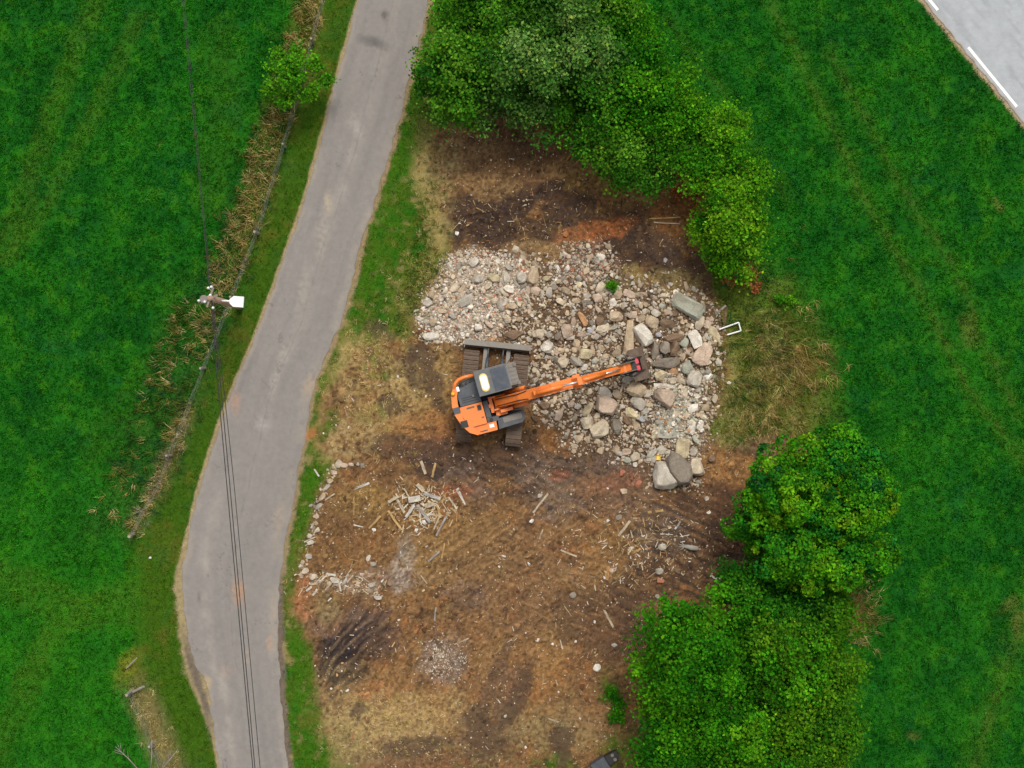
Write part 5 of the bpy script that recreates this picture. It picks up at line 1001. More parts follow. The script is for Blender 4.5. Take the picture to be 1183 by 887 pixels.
ITEMS = [  # the remaining stones that can be told apart: (px, py, length, width, angle, tone)
 (560, 294, 6, 5, 20, 'pale'), (575.5, 301.5, 8, 6, -30, 'white'), (534, 334, 12, 5, 45, 'tan'), (515, 336.5, 6, 5, 0, 'pale'), (499.5, 340, 9, 9, 0, 'tan'), (494, 350, 10, 8, 20, 'grey'), (563, 331, 9, 7, 30, 'pale'), (572, 347.5, 9, 7, 10, 'pale'), (552.7, 378, 9, 8, 0, 'white'), (534, 386, 6, 6, 0, 'white'), (540.5, 387, 6, 5, 30, 'white'), (511, 359.5, 12, 6, 0, 'tan'), (523, 364.5, 10, 6, -35, 'grey'), (564, 374, 14, 5, -38, 'pink'), (500, 372, 9, 8, 60, 'tan'), (530, 376, 7, 4, 0, 'grey'),
 (588, 309, 10, 7, -50, 'grey'), (585, 320.5, 12, 8, -72, 'grey'), (588, 334, 13, 8, -22, 'white'), (583, 338.5, 12, 6, -40, 'pale'), (610, 336, 12, 6, 86, 'pink'), (595.5, 325.5, 13, 4, -60, 'grey'), (604, 331, 15, 4, 40, 'dark'), (640, 327.5, 14, 4, 42, 'grey'), (653, 325.5, 7, 6, 20, 'pink'), (647, 348.5, 11, 9, -20, 'pale'), (665.5, 347, 10, 6, 5, 'tan'), (664, 339.5, 7, 6, 0, 'tan'), (580, 350.5, 14, 8, 45, 'grey'), (626.5, 339.5, 10, 4, 80, 'grey'), (631, 321, 9, 6, 0, 'yellow'), (591, 353.5, 10, 7, 0, 'tan'), (645, 388, 10, 8, 80, 'dark'), (662, 362, 9, 4.5, 85, 'grey'), (656, 361.5, 7, 6, 60, 'tan'), (675, 424, 10, 7, 15, 'white'), (687, 416.5, 9, 7, 60, 'green'), (617.6, 427, 7, 6, 60, 'pale'), (660, 430, 14, 7, 20, 'grey'), (629.5, 468, 11, 8, 0, 'brown'), (630, 476, 8, 5, -10, 'pale'), (660.7, 466, 9, 7, -60, 'pink'), (667.5, 469.6, 8, 6, 30, 'grey'), (674, 464, 7, 6, 10, 'pale'), (668, 477, 8, 5, -10, 'brown'), (660, 477, 6, 4, 0, 'pale'), (713, 456, 12, 9, -60, 'tan'), (726.5, 437.5, 15, 7, 20, 'grey'), (747.5, 455, 11, 9, 30, 'grey'), (725.5, 486, 14, 8, -50, 'brown'), (741, 484.5, 9, 8, 20, 'blue'), (735, 491.5, 12, 9, -70, 'tan'), (669, 507, 12, 7, 55, 'tan'), (664, 515, 9, 5, -20, 'pale'), (712, 519, 9, 8, 60, 'tan'), (724, 522, 11, 8, -5, 'pink'), (725.5, 531, 10, 7, 20, 'green'), (734, 528, 12, 9, 60, 'pale'), (734, 536.5, 6, 6, 0, 'white'), (752.5, 524, 15, 8, 42, 'grey'), (755.5, 531, 10, 7, 50, 'grey'), (737.8, 559, 9, 6, 60, 'brick'), (719.6, 546.5, 8, 6, 80, 'brick'), (801.5, 521.5, 10, 9, 80, 'grey'), (823.5, 529.5, 9, 8, 60, 'brown'), (793, 479, 9, 8, 30, 'pale'), (801, 471, 12, 9, 20, 'white'), (790.5, 455, 13, 8, 80, 'pale'), (814, 461, 6, 5, 0, 'white'), (790, 395.5, 12, 10, 60, 'green'), (817, 436, 12, 8, 30, 'white'), (777, 439.5, 9, 8, 0, 'pale'), (783, 437.5, 9, 6, 85, 'tan'), (777, 429, 11, 8, -15, 'orange'), (829, 408, 6, 5, 0, 'white'), (830, 414.5, 7, 4, 70, 'white'), (818.5, 419, 7, 5, 40, 'pale'),
 (766, 341.5, 10, 6, 0, 'pale'), (771, 360, 10, 7, 10, 'pink'), (765, 354, 8, 7, 0, 'green'), (757.6, 362, 11, 8, -30, 'grey'), (764, 379.5, 18, 6, 28, 'brown'), (822, 351, 5, 4, 40, 'white'), (828, 362, 11, 4, 85, 'grey'), (821, 368, 7, 6, 0, 'pink'), (761, 387, 9, 6, -10, 'blue'), (731, 364, 11, 9, 10, 'pink'), (741, 367.5, 10, 8, 40, 'tan'), (683, 382, 9, 7, 40, 'blue'), (710, 378, 11, 5, 15, 'green'), (673, 386.5, 13, 6, 15, 'pink'), (670, 379.5, 9, 4, 75, 'grey'), (666, 396.5, 9, 8, 50, 'tan'), (694, 402, 10, 8, -30, 'tan'), (685, 404, 12, 5, -75, 'tan'), (708, 391, 9, 5, -30, 'pale'), (678, 395, 7, 4, 10, 'tan'), (676, 400, 6, 5, 0, 'pale'), (693, 371, 11, 10, -30, 'brown'), (714, 339.5, 13, 10, 60, 'tan'), (727, 339.5, 15, 9, -25, 'pink'), (744, 340, 15, 5, -5, 'pink'), (669, 329, 8, 7, 80, 'yellow'), (666, 347.5, 9, 6, 0, 'tan'), (678.6, 341.5, 9, 6, 0, 'grey'), (678.6, 349, 14, 5, -8, 'dark'), (703, 393, 8, 6, 60, 'grey'), (700, 411, 8, 6, 0, 'tan'), (706, 418, 7, 6, 40, 'pale'), (697, 416, 9, 5, 10, 'grey'), (714, 402, 8, 6, 40, 'tan'), (716, 383, 6, 8, 0, 'grey'), (717, 412, 10, 5, 5, 'green'), (648, 405, 8, 6, 0, 'tan'), (655, 405, 6, 6, 0, 'pale'), (642, 407, 7, 6, -40, 'pink'), (664, 404, 8, 7, 0, 'tan'), (626, 410, 6, 5, 0, 'tan'), (640, 374, 7, 5, 0, 'tan'), (634, 368, 7, 5, 60, 'pink'), (621, 372, 7, 6, 0, 'tan'), (614, 364, 7, 4, -20, 'pale'), (611, 392, 8, 5, -60, 'grey'), (604, 395, 6, 5, 0, 'pale'), (641, 360, 7, 6, 40, 'tan'), (650, 371, 7, 6, 0, 'tan'), (634, 434, 7, 5, 0, 'grey'), (619, 439, 8, 6, 20, 'grey'), (632, 424, 8, 5, -60, 'pale'), (646, 456, 7, 6, 0, 'tan'), (654, 458, 6, 5, 0, 'pale'), (638, 463, 7, 5, 20, 'tan'), (652, 470, 6, 5, 0, 'tan'), (645, 482, 6, 5, 0, 'pink'), (690, 510, 8, 6, 0, 'tan'), (702, 519, 5, 4, 0, 'pale'), (719, 470, 7, 6, 0, 'grey'), (745, 475, 9, 7, 20, 'grey'), (750, 468, 8, 6, 0, 'tan'), (748, 515, 6, 5, 0, 'grey'), (741, 520, 6, 5, 10, 'tan'), (744, 528, 6, 5, 0, 'green'), (787, 447, 7, 6, 0, 'pale'), (793, 466, 8, 6, 0, 'grey'), (805, 458, 7, 6, 0, 'white'), (806, 450, 8, 6, 30, 'grey'), (812, 429, 6, 5, 0, 'grey'), (788, 412, 8, 6, 60, 'tan'), (786, 386, 8, 7, 0, 'tan'), (795, 376, 8, 6, 20, 'tan'), (786, 368, 7, 6, 0, 'tan'), (778, 362, 8, 6, 0, 'brown'), (745, 352, 7, 6, 0, 'tan'), (735, 350, 8, 6, 0, 'grey'), (722, 352, 8, 6, 0, 'grey'), (720, 374, 7, 5, 0, 'pale'), (815, 388, 7, 5, 60, 'grey'), (820, 396, 7, 5, 0, 'grey'), (780, 380, 7, 5, 0, 'dark'), (813, 480, 0, 0, 0, 'grey'),
 # the old foundation edge on the left
 (390.5, 536, 11, 8, 60, 'pale'), (397, 538, 10, 7, -20, 'pink'), (405, 537, 7, 5, 0, 'pink'), (419, 538, 7, 6, 0, 'dark'), (413, 536, 5, 5, 0, 'grey'), (385, 546, 8, 6, 0, 'pink'), (381, 556, 8, 7, 30, 'tan'), (377, 563, 11, 5, 40, 'grey'), (372, 574, 12, 6, 48, 'tan'), (368, 585, 9, 6, 60, 'grey'), (366, 596, 8, 5, 80, 'pink'), (366, 613, 8, 6, 60, 'pale'), (358, 627, 9, 5, 20, 'grey'), (356, 643, 9, 7, 0, 'grey'), (349, 650, 7, 5, 60, 'tan'), (352, 660, 9, 7, 30, 'pale'), (361, 667, 10, 8, 0, 'pale'), (347, 664, 6, 6, 0, 'pink'), (386, 671, 12, 8, -10, 'grey'), (425, 645, 10, 5, 70, 'grey'), (431, 652, 8, 6, 0, 'grey'), (418, 664, 6, 5, 0, 'pink'), (429, 676, 9, 6, 20, 'grey'), (436, 691, 10, 5, 0, 'grey'), (398, 672, 9, 4, 60, 'grey'),
 # strays on the bare soil
 (669, 600, 0, 0, 0, 'grey'), (662, 688, 8, 7, 30, 'dark'), (765, 632, 10, 8, 20, 'grey'), (762, 660, 9, 8, 0, 'grey'), (760, 690, 7, 7, 0, 'grey'), (783, 660, 8, 6, 0, 'brown'), (763, 671, 9, 6, -20, 'brick'), (721, 568, 8, 7, 0, 'tan'), (715, 598, 8, 6, 20, 'dark'), (819, 592, 6, 5, 60, 'white'), (817, 576, 6, 5, 40, 'grey'), (706, 660, 7, 6, 60, 'pink'), (690, 772, 9, 8, 60, 'white'), (710, 746, 7, 5, 0, 'grey'), (624, 573, 7, 6, 30, 'grey'), (742, 276, 0, 0, 0, 'grey'), (768, 301, 6, 5, 60, 'blue'), (690, 300, 6, 5, 0, 'grey'), (700, 303, 6, 5, 20, 'grey'), (664, 297, 6, 5, 0, 'grey'), (657, 296, 6, 5, 0, 'pink'), (650, 294, 6, 4, 0, 'grey'), (540, 297, 5, 5, 0, 'pale'), (601, 300, 5, 4, 0, 'white'),
]
for px, py, l, w, a, tone, nick, lab, kw in LAND:
    if l <= 0: continue
    big = l * w > 240
    put_stone(px, py, l, w, a, tone, lab, BIG if big else ST, name='boulder' if big else 'stone', cat='boulder' if big else 'stone', **kw)
anch = [(px, py, max(l, w) / 2, nick) for px, py, l, w, a, t, nick, lab, kw in LAND if l > 0]
anch += [(575, 398, 20, 'the dozer blade'), (742, 422, 20, 'the excavator bucket'), (820, 384, 10, 'the foam chunk'), (770, 492, 14, 'the crumbled slab'), (485, 590, 30, 'the heap of broken boards'), (708, 332, 4, 'the tiny green plant')]
ITEMS = [i for i in ITEMS if i[2] > 0]
def size_word(l, w):
    s = math.sqrt(l * w); return 'mid-sized' if s > 8.6 else 'small' if s > 6.2 else 'tiny'
def side(dx, dy):
    a = math.degrees(math.atan2(-dy, dx)) % 360
    return ['right of', 'above and right of', 'above', 'above and left of', 'left of', 'below and left of', 'below', 'below and right of'][int((a + 22.5) // 45) % 8]
used = {}
def auto_label(px, py, l, w, tone):
    cand = sorted(anch, key=lambda q: math.hypot(px - q[0], py - q[1]) - q[2])[:4]
    shape = 'long' if max(l, w) > 1.8 * min(l, w) else ''
    words = [size_word(l, w)] + ([shape] if shape else []) + [WORD[tone], 'stone']
    for q in cand:
        gap = math.hypot(px - q[0], py - q[1]) - q[2] - max(l, w) / 2
        near = 'just ' if gap < 7 else ''
        lab = ' '.join(words) + ' ' + near + side(px - q[0], py - q[1]) + ' ' + q[3]
        if lab not in used: used[lab] = 1; return lab
    used[lab] += 1
    return ' '.join(words) + ' farther ' + side(px - cand[0][0], py - cand[0][1]) + ' ' + cand[0][3] + ', ' + ['', 'second', 'third', 'fourth', 'fifth', 'sixth'][min(used[lab], 5)] + ' one out'
FOUND = {(390.5, 536): 'pale stone at the top corner of the old foundation edge', (397, 538): 'pink stone next to the foundation corner stone', (405, 537): 'small pink stone on the top side of the old foundation edge', (413, 536): 'little grey stone before the dark end stone of the foundation edge', (419, 538): 'dark stone ending the top side of the old foundation edge', (385, 546): 'pinkish stone just below the foundation corner stone', (381, 556): 'tan stone with a hollow, third down the foundation edge', (377, 563): 'long grey stone on the upper foundation edge', (372, 574): 'long tan stone slanting along the foundation edge', (368, 585): 'grey stone halfway down the foundation edge', (366, 596): 'pinkish stone halfway down the foundation edge', (366, 613): 'cream stone standing out on the foundation edge', (358, 627): 'flat grey stone below the cream stone of the foundation edge', (356, 643): 'broad grey stone on the lower foundation edge', (349, 650): 'tan stone on the grass side of the lower foundation edge', (352, 660): 'cream stone in the lower corner of the foundation edge', (361, 667): 'largest cream stone at the lower corner of the foundation edge', (347, 664): 'outermost pink stone at the lower corner of the foundation edge', (386, 671): 'flat grey stone on the bottom side of the foundation', (398, 672): 'long grey splinter of stone on the bottom side of the foundation',
 (425, 645): 'long grey stone standing in soil below the heap of boards', (431, 652): 'grey stone touching the long grey one below the boards', (418, 664): 'pinkish stone in soil near the grey dust streak', (429, 676): 'grey stone left of the grey dust streak', (436, 691): 'long grey stone below the grey dust streak',
 (662, 688): 'dark lone stone on the brown soil in the lower middle', (765, 632): 'grey stone beside the pale root stump', (762, 660): 'grey stone just above the brick-red one', (760, 690): 'grey lone stone close to the broad tree', (783, 660): 'brown stone between the brick-red stone and the maple', (763, 671): 'brick-red stone on soil above the broad tree', (721, 568): 'tan stone on dark soil below the pinkish-red bricks', (715, 598): 'dark stone on soil beside the orange plank', (819, 592): 'white pebble-like stone on dark soil left of the maple', (817, 576): 'grey stone on dark soil above the white one', (706, 660): 'pinkish stone amid wood scraps in the middle of the soil', (690, 772): 'white chunk alone on soil left of the broad tree', (710, 746): 'grey stone at the edge of the broad tree', (624, 573): 'grey stone next to the straight pale stick', (768, 301): 'bluish stone on dark soil near the shrub tail', (690, 300): 'grey stone on the red clay above the rubble', (700, 303): 'grey stone by the red clay, nearest the tiny green plant', (664, 297): 'grey stone at the top of the dark gravel', (657, 296): 'pinkish stone at the top of the dark gravel', (650, 294): 'grey flat stone at the top left of the dark gravel', (540, 297): 'cream stone at the topmost left edge of the pale rubble', (601, 300): 'white stone at the top edge by the tall brown boulder', (737.8, 559): 'pinkish-red brick piece lying on soil below the rubble', (719.6, 546.5): 'red brick piece on orange soil below the rubble', (823.5, 529.5): 'brown stone on orange soil right of the corner boulders'}
for px, py, l, w, a, tone in ITEMS:
    lab = FOUND.get((px, py)) or auto_label(px, py, l, w, tone)
    if px < 440 and py > 520: lab2 = 'stones of the old foundation edge'
    elif (px, py) in FOUND and py > 540: lab2 = 'stray stones on the bare soil'
    else: lab2 = ST
    fd = lab2.startswith('stones of the old')
    if fd and tone == 'pale' and 'cream' not in lab and 'pale' not in lab: tone = 'tan'
    put_stone(px, py, l * (.9 if fd else 1), w * (.9 if fd else 1), a, tone, lab, lab2, rise=.3 if not fd else .1, block=srng.uniform(.1, .8) + .5 * fd)
# crumbled slab with exposed gravel, yellow hollow block, foam
bm = bmesh.new(); prism(bm, [(-.50, -.46), (-.1, -.50), (.45, -.44), (.52, .1), (.40, .46), (-.12, .42), (-.46, .36)], 0, .12)
o = obj('concrete_slab', bm, M['concrete'], None, bevel=.03); p = P(773, 492); o.location = (p.x, p.y, gz(p.x, p.y) + .02); tag(o, 'crumbled greenish concrete slab with exposed gravel above the yellow upright boulder', 'slab')
bm = bmesh.new(); box(bm, -.09, .09, -.1, .1, 0, .12)
bmesh.ops.recalc_face_normals(bm, faces=bm.faces); bmesh.ops.inset_individual(bm, faces=[f for f in bm.faces if f.normal.z > .9], thickness=.05, depth=-.08)
o = obj('hollow_block', bm, M['yellow']); p = P(760, 528); o.location = (p.x, p.y, gz(p.x, p.y) + .06); o.rotation_euler = (.1, .05, R(-5)); tag(o, 'small bright yellow hollow block above the biggest corner boulder', 'block')
o = put_stone(825, 386, 22, 11, -62, 'yellow', 'pale yellow chunk of foam beside the white frame', 'pale rubbish at the grass edge', h=.16, name='foam_chunk', cat='foam')
bm = bmesh.new()
for a, b in (((-.42, -.02), (.36, .26)), ((.36, .26), (.45, -.08)), ((.45, -.08), (-.1, -.24))):
    tube(bm, [(a[0], a[1], .12), (b[0], b[1], .14)], .03, 6)
o = obj('broken_frame', bm, M['white']); p = P(842, 380); o.location = (p.x, p.y, gz(p.x, p.y) + .05); tag(o, 'white broken frame sticking out over the grass edge', 'frame')

# ---- boards, sticks and scraps
WOODC = dict(pale=(.44, .36, .25), white=(.54, .50, .43), brown=(.21, .125, .065), ochre=(.44, .29, .12), grey=(.33, .30, .27), orange=(.40, .21, .08))
def board(px, py, ln, w, ang, tone, label, group='boards on the bare soil', taper=1.0, tilt=.03, lift=.0, name='board'):
    g = srng; L_ = ln / PXM; W_ = max(w / PXM * .82, .035); t = .035 if W_ < .2 else .045
    bm = bmesh.new(); n = 5; top = []; bot = []
    for i in range(n + 1):
        u = i / n; hw_ = W_ / 2 * (1 + (taper - 1) * u); x = (u - .5) * L_; s = g.normal(0, .004)
        e = 0 if 0 < i < n else g.uniform(-.03, .03) * L_ * .5
        top.append([bm.verts.new((x + e, -hw_ + s, t)), bm.verts.new((x - e, hw_ + s, t))]); bot.append([bm.verts.new((x + e, -hw_ + s, 0)), bm.verts.new((x - e, hw_ + s, 0))])
    for i in range(n):
        bm.faces.new((top[i][0], top[i + 1][0], top[i + 1][1], top[i][1])); bm.faces.new((bot[i][1], bot[i + 1][1], bot[i + 1][0], bot[i][0]))
        bm.faces.new((bot[i][0], bot[i + 1][0], top[i + 1][0], top[i][0])); bm.faces.new((top[i][1], top[i + 1][1], bot[i + 1][1], bot[i][1]))
    bm.faces.new((bot[0][1], bot[0][0], top[0][0], top[0][1])); bm.faces.new((top[n][1], top[n][0], bot[n][0], bot[n][1]))
    bmesh.ops.recalc_face_normals(bm, faces=bm.faces); me = bpy.data.meshes.new(name); bm.to_mesh(me); bm.free()
    k = len(me.vertices); c4 = np.ones((k, 4), np.float32); c4[:, :3] = np.array(WOODC[tone]) * g.uniform(.8, 1.1) * g.uniform(.7, 1.12, (k, 1))
    me.color_attributes.new('Col', 'FLOAT_COLOR', 'POINT').data.foreach_set('color', c4.ravel())
    o = link_mesh(name, me, M['wood']); p = P(px, py); o.location = (p.x, p.y, gz(p.x, p.y) + .004 + lift); o.rotation_euler = (g.normal(0, .05), g.normal(0, tilt), R(ang)); tag(o, label, 'board' if name == 'board' else 'stick', group)
HB = 'broken boards in the heap'
for a in [(417.5, 561.5, 20, 3.2, 22, 'white', 'white board lying alone left of the heap of broken boards', 'boards on the bare soil'),
          (433, 603, 20, 3, 47, 'ochre', 'ochre board at the lower left of the heap beside a white scrap', HB), (456.5, 600.5, 27, 3, -55, 'ochre', 'long ochre board slanting down through the left part of the heap', HB),
          (474, 590, 17, 4, 55, 'white', 'white board in the middle of the heap, leaning to the upper right', HB), (489.5, 593, 25, 4.5, -54, 'grey', 'grey-white board beside the white one in the heap', HB), (499.5, 573, 20, 4.5, -18, 'grey', 'wide grey board at the upper right of the heap', HB), (486, 563, 11, 5, -45, 'pale', 'pale board at the top of the heap', HB), (463, 584, 18, 3.5, -60, 'pale', 'pale broken board left of the white board in the heap', HB), (523, 581, 17, 2.5, -55, 'pale', 'pale thin stick at the right rim of the heap', HB), (507, 590, 16, 2.6, -70, 'ochre', 'ochre stick in the right part of the heap', HB), (510, 607, 26, 2.6, 62, 'grey', 'grey stick at the lower right of the heap, upper of two', HB), (505, 603, 18, 2.2, 66, 'pale', 'pale slim stick next to the grey one at the lower right of the heap', HB), (479, 576, 14, 8, 10, 'white', 'white splintered plank end in the heart of the heap', HB), (496, 583, 10, 6, 20, 'pale', 'pale short block of wood in the heap', HB), (455, 576, 14, 4, 30, 'pale', 'pale short board at the left rim of the heap', HB), (470, 569, 12, 2, -60, 'pale', 'thin pale splinter at the top left of the heap', HB),
          (503, 641, 22, 2.6, 42, 'grey', 'grey stick on soil below the heap', 'boards on the bare soil'), (512, 636, 18, 1.8, 80, 'ochre', 'thin ochre stick crossing near the grey stick below the heap', 'boards on the bare soil'), (501, 543, 17, 3, 76, 'ochre', 'ochre board upright on the black burnt spot', 'boards on the bare soil'), (489, 540, 16, 4, -70, 'pale', 'pale broken board left of the ochre one on the black spot', 'boards on the bare soil'),
          (533, 574, 22, 5, -62, 'white', 'white tapered board right of the heap', 'boards on the bare soil', .3),
          (624.5, 581, 28, 2.6, 52, 'pale', 'straight pale stick standing out on the grey soil', 'boards on the bare soil'), (657, 639, 20, 2.2, -22, 'pale', 'pale thin stick in the middle of the brown soil', 'boards on the bare soil'), (757, 590.5, 18, 3.4, 8, 'ochre', 'orange-tan plank on dark soil left of the maple', 'boards on the bare soil'), (826, 667, 15, 3, -22, 'white', 'white splinter on soil between the maple and the broad tree', 'boards on the bare soil'), (728, 634, 9, 3.2, 35, 'pale', 'short pale board in the wood scraps, upper of two', 'boards on the bare soil'), (736, 636, 9, 3, 35, 'ochre', 'short ochre board in the wood scraps, beside the pale one', 'boards on the bare soil'), (721, 610, 22, 3.4, 52, 'pale', 'pale board slanting above the wood scraps', 'boards on the bare soil'), (784, 605, 16, 2.4, 55, 'grey', 'grey stick on dark soil left of the maple', 'boards on the bare soil'), (726, 601, 24, 2, 60, 'brown', 'brown stick next to the pale slanting board', 'boards on the bare soil'), (702, 662, 16, 4, 82, 'orange', 'reddish-brown board amid the wood scraps', 'boards on the bare soil'), (625, 617, 12, 2, 70, 'pale', 'short pale stick below the white scrap in the middle', 'boards on the bare soil'), (703, 714, 24, 2.8, -62, 'pale', 'curved pale stick on dark soil left of the broad tree', 'boards on the bare soil'), (648, 742, 26, 1.8, -76, 'pale', 'long pale twig upright in the lower middle soil', 'boards on the bare soil'), (533, 741, 18, 1.8, 24, 'pale', 'pale twig above the gravel patch', 'boards on the bare soil'), (503, 709, 16, 2, 84, 'grey', 'grey upright stick above the gravel patch', 'boards on the bare soil'), (640, 832, 14, 2, -20, 'pale', 'pale twig in the bottom tan grass', 'boards on the bare soil'),
          (380, 663, 16, 3, -12, 'white', 'white board on the bottom side of the old foundation', 'boards by the old foundation'), (357, 680, 8, 3, 40, 'white', 'white board end on grass below the foundation corner, left one', 'boards by the old foundation'), (364, 684, 9, 3, 55, 'white', 'white board end on grass below the foundation corner, right one', 'boards by the old foundation'), (362, 674, 7, 3, 10, 'pale', 'small cream board touching the lower foundation corner stones', 'boards by the old foundation'), (381, 574, 14, 2, 35, 'pale', 'pale stick along the foundation edge', 'boards by the old foundation'), (358, 623, 14, 2, 25, 'pale', 'pale stick near the cream foundation stone', 'boards by the old foundation'), (366, 546, 10, 2.2, -55, 'white', 'white stick lying in the green verge', 'boards by the old foundation'), (409, 584, 22, 1, 90, 'ochre', 'very thin upright stick below the lone white board', 'boards by the old foundation'), (399, 669, 14, 2, 62, 'grey', 'grey sliver of wood at the bottom side of the foundation', 'boards by the old foundation'), (405, 668, 12, 2, 50, 'pale', 'pale sliver of wood at the bottom side of the foundation', 'boards by the old foundation'),
          (837, 371, 33, 3.4, 82, 'brown', 'brown post upright on the grass through the white frame', 'pale rubbish at the grass edge'), (832, 358, 16, 3, 40, 'grey', 'grey batten slanting beside the brown post', 'pale rubbish at the grass edge'), (661, 352, 12, 2.6, -52, 'white', 'white batten above the ochre stone', 'scraps in the rubble'), (754.7, 346, 9, 2.6, 88, 'white', 'white short batten above the rounded tan boulder', 'scraps in the rubble'), (606, 296, 24, 3, -48, 'pale', 'pale stick at the top edge of the rubble', 'scraps in the rubble'), (609, 303, 12, 2, -52, 'ochre', 'orange-tan stick just below the pale stick above the rubble', 'scraps in the rubble'), (768, 252, 36, 1.8, 3, 'ochre', 'long straw-coloured stick below the notch in the shrubs', 'sticks under the shrubs'), (770, 258, 30, 1.6, -3, 'pale', 'pale long stick below the straw-coloured one under the shrubs', 'sticks under the shrubs'), (664, 172, 40, 2.6, 55, 'orange', 'orange-brown bare stem leaning out of the shrubs over the clearing', 'sticks under the shrubs'), (672, 178, 26, 2, 60, 'orange', 'shorter orange stem beside the leaning one under the shrubs', 'sticks under the shrubs'), (575, 155, 14, 2.4, 80, 'ochre', 'short ochre stump stick under the dark low shrub', 'sticks under the shrubs'), (625, 158, 18, 2.2, 70, 'ochre', 'ochre stick under the shrub edge near the middle', 'sticks under the shrubs'),
          (1, 1, 0, 0, 0, 'pale', '', '')]:
    if a[2] <= 0: continue
    board(a[0], a[1], a[2], a[3], a[4], a[5], a[6], a[7], *(a[8:9] or [1.0]), lift=srng.uniform(.05, .14) if a[7] == HB else 0)
def scrap(px, py, r, label, col='white', cat='scrap', group='white scraps on the soil'):
    r *= .8; me = stone_mesh(r / PXM * 2, r / PXM * srng.uniform(1.0, 1.7), .06, col, srng, .9); me.name = 'scrap'; me.materials.append(M['stone'])
    c4 = np.ones((len(me.vertices), 4), np.float32); c4[:, :3] = (.60, .58, .54) if col == 'white' else TONE[col]; me.color_attributes['Col'].data.foreach_set('color', c4.ravel())
    o = bpy.data.objects.new('scrap', me); COL.objects.link(o); p = P(px, py); o.location = (p.x, p.y, gz(p.x, p.y) + .05); o.rotation_euler = (srng.normal(0, .2), srng.normal(0, .2), srng.uniform(0, 6)); tag(o, label, cat, group)
for a in [(431.5, 612, 4, 'white scrap at the foot of the ochre board in the heap'), (481, 612, 3.4, 'white scrap directly below the heap of boards'), (490, 603, 3.6, 'white scrap touching the grey-white board of the heap'), (432, 554, 2, 'tiny white scrap right of the lone white board'), (614, 602, 4.4, 'folded white scrap below the straight pale stick'), (582, 642, 3.4, 'white scrap in the centre of the brown soil'), (611, 651, 3.4, 'white oblong scrap right of the central one'), (493, 631, 2.2, 'white scrap between the heap and the grey dust streak'), (463, 638, 2, 'tiny white scrap left of the grey dust streak'), (702, 601, 2.6, 'white scrap left of the pale slanting board'), (698, 667, 2.6, 'white scrap beside the reddish-brown board'), (702, 564, 2, 'white speck on orange soil below the red bricks'), (764, 573, 2.2, 'white speck on soil below the biggest corner boulder'), (780, 610, 2, 'white speck at the foot of the grey stick near the maple'), (842, 442, 4, 'white litter block alone on the dry grass'), (528, 270, 4, 'white scrap on soil above the pale rubble'), (644.5, 309, 4, 'left white scrap at the top of the rubble'), (656, 309, 3.8, 'right white scrap at the top of the rubble'), (752, 336.5, 3, 'white scrap above the short white batten'), (383, 795, 2, 'tiny white scrap in the tan soil near the road, lower left'), (401, 797, 3, 'white scrap on orange soil near the dark streaks'), (461, 716, 2.2, 'white scrap above the dark streaks and gravel'), (687, 718, 2.6, 'white scrap on dark soil left of the curved pale stick'), (638, 744, 2.6, 'white scrap left of the long pale twig'), (645, 799, 2, 'white scrap in the lowest middle soil'), (622, 739, 3, 'white scrap in the lower middle, leftmost by the long pale twig'), (665, 741, 2.4, 'white scrap on soil right of the long pale twig'), (484, 380, 1.6, 'tiny white speck off the lower left tip of the rubble'), (482, 406, 1.8, 'white speck on dark soil left of the excavator'), (460, 435, 2.4, 'white scrap in the dry grass left of the excavator'), (174, 644, 2.2, 'yellowish-white scrap in the verge left of the road'), (585, 518, 2, 'white speck below the excavator tracks')]:
    scrap(*a)
st = P(798, 632); g = np.random.default_rng(5); bm = bmesh.new()
tube(bm, [(-.3, .06, .08), (0, 0, .1), (.28, -.04, .1)], [.07, .11, .09], 9)
for k in range(5): aa = g.uniform(2.2, 4.2); tube(bm, [(-.25, .05, .09), (-.25 + math.cos(aa) * .14, .05 + math.sin(aa) * .14, .12), (-.25 + math.cos(aa) * .3, .05 + math.sin(aa) * .3, .05)], [.04, .025, .01], 5)
o = obj('root_stump', bm, M['greywood'], None, True); o.location = (st.x, st.y, gz(st.x, st.y)); tag(o, 'pale root stump lying on soil left of the smaller dark tree', 'stump')

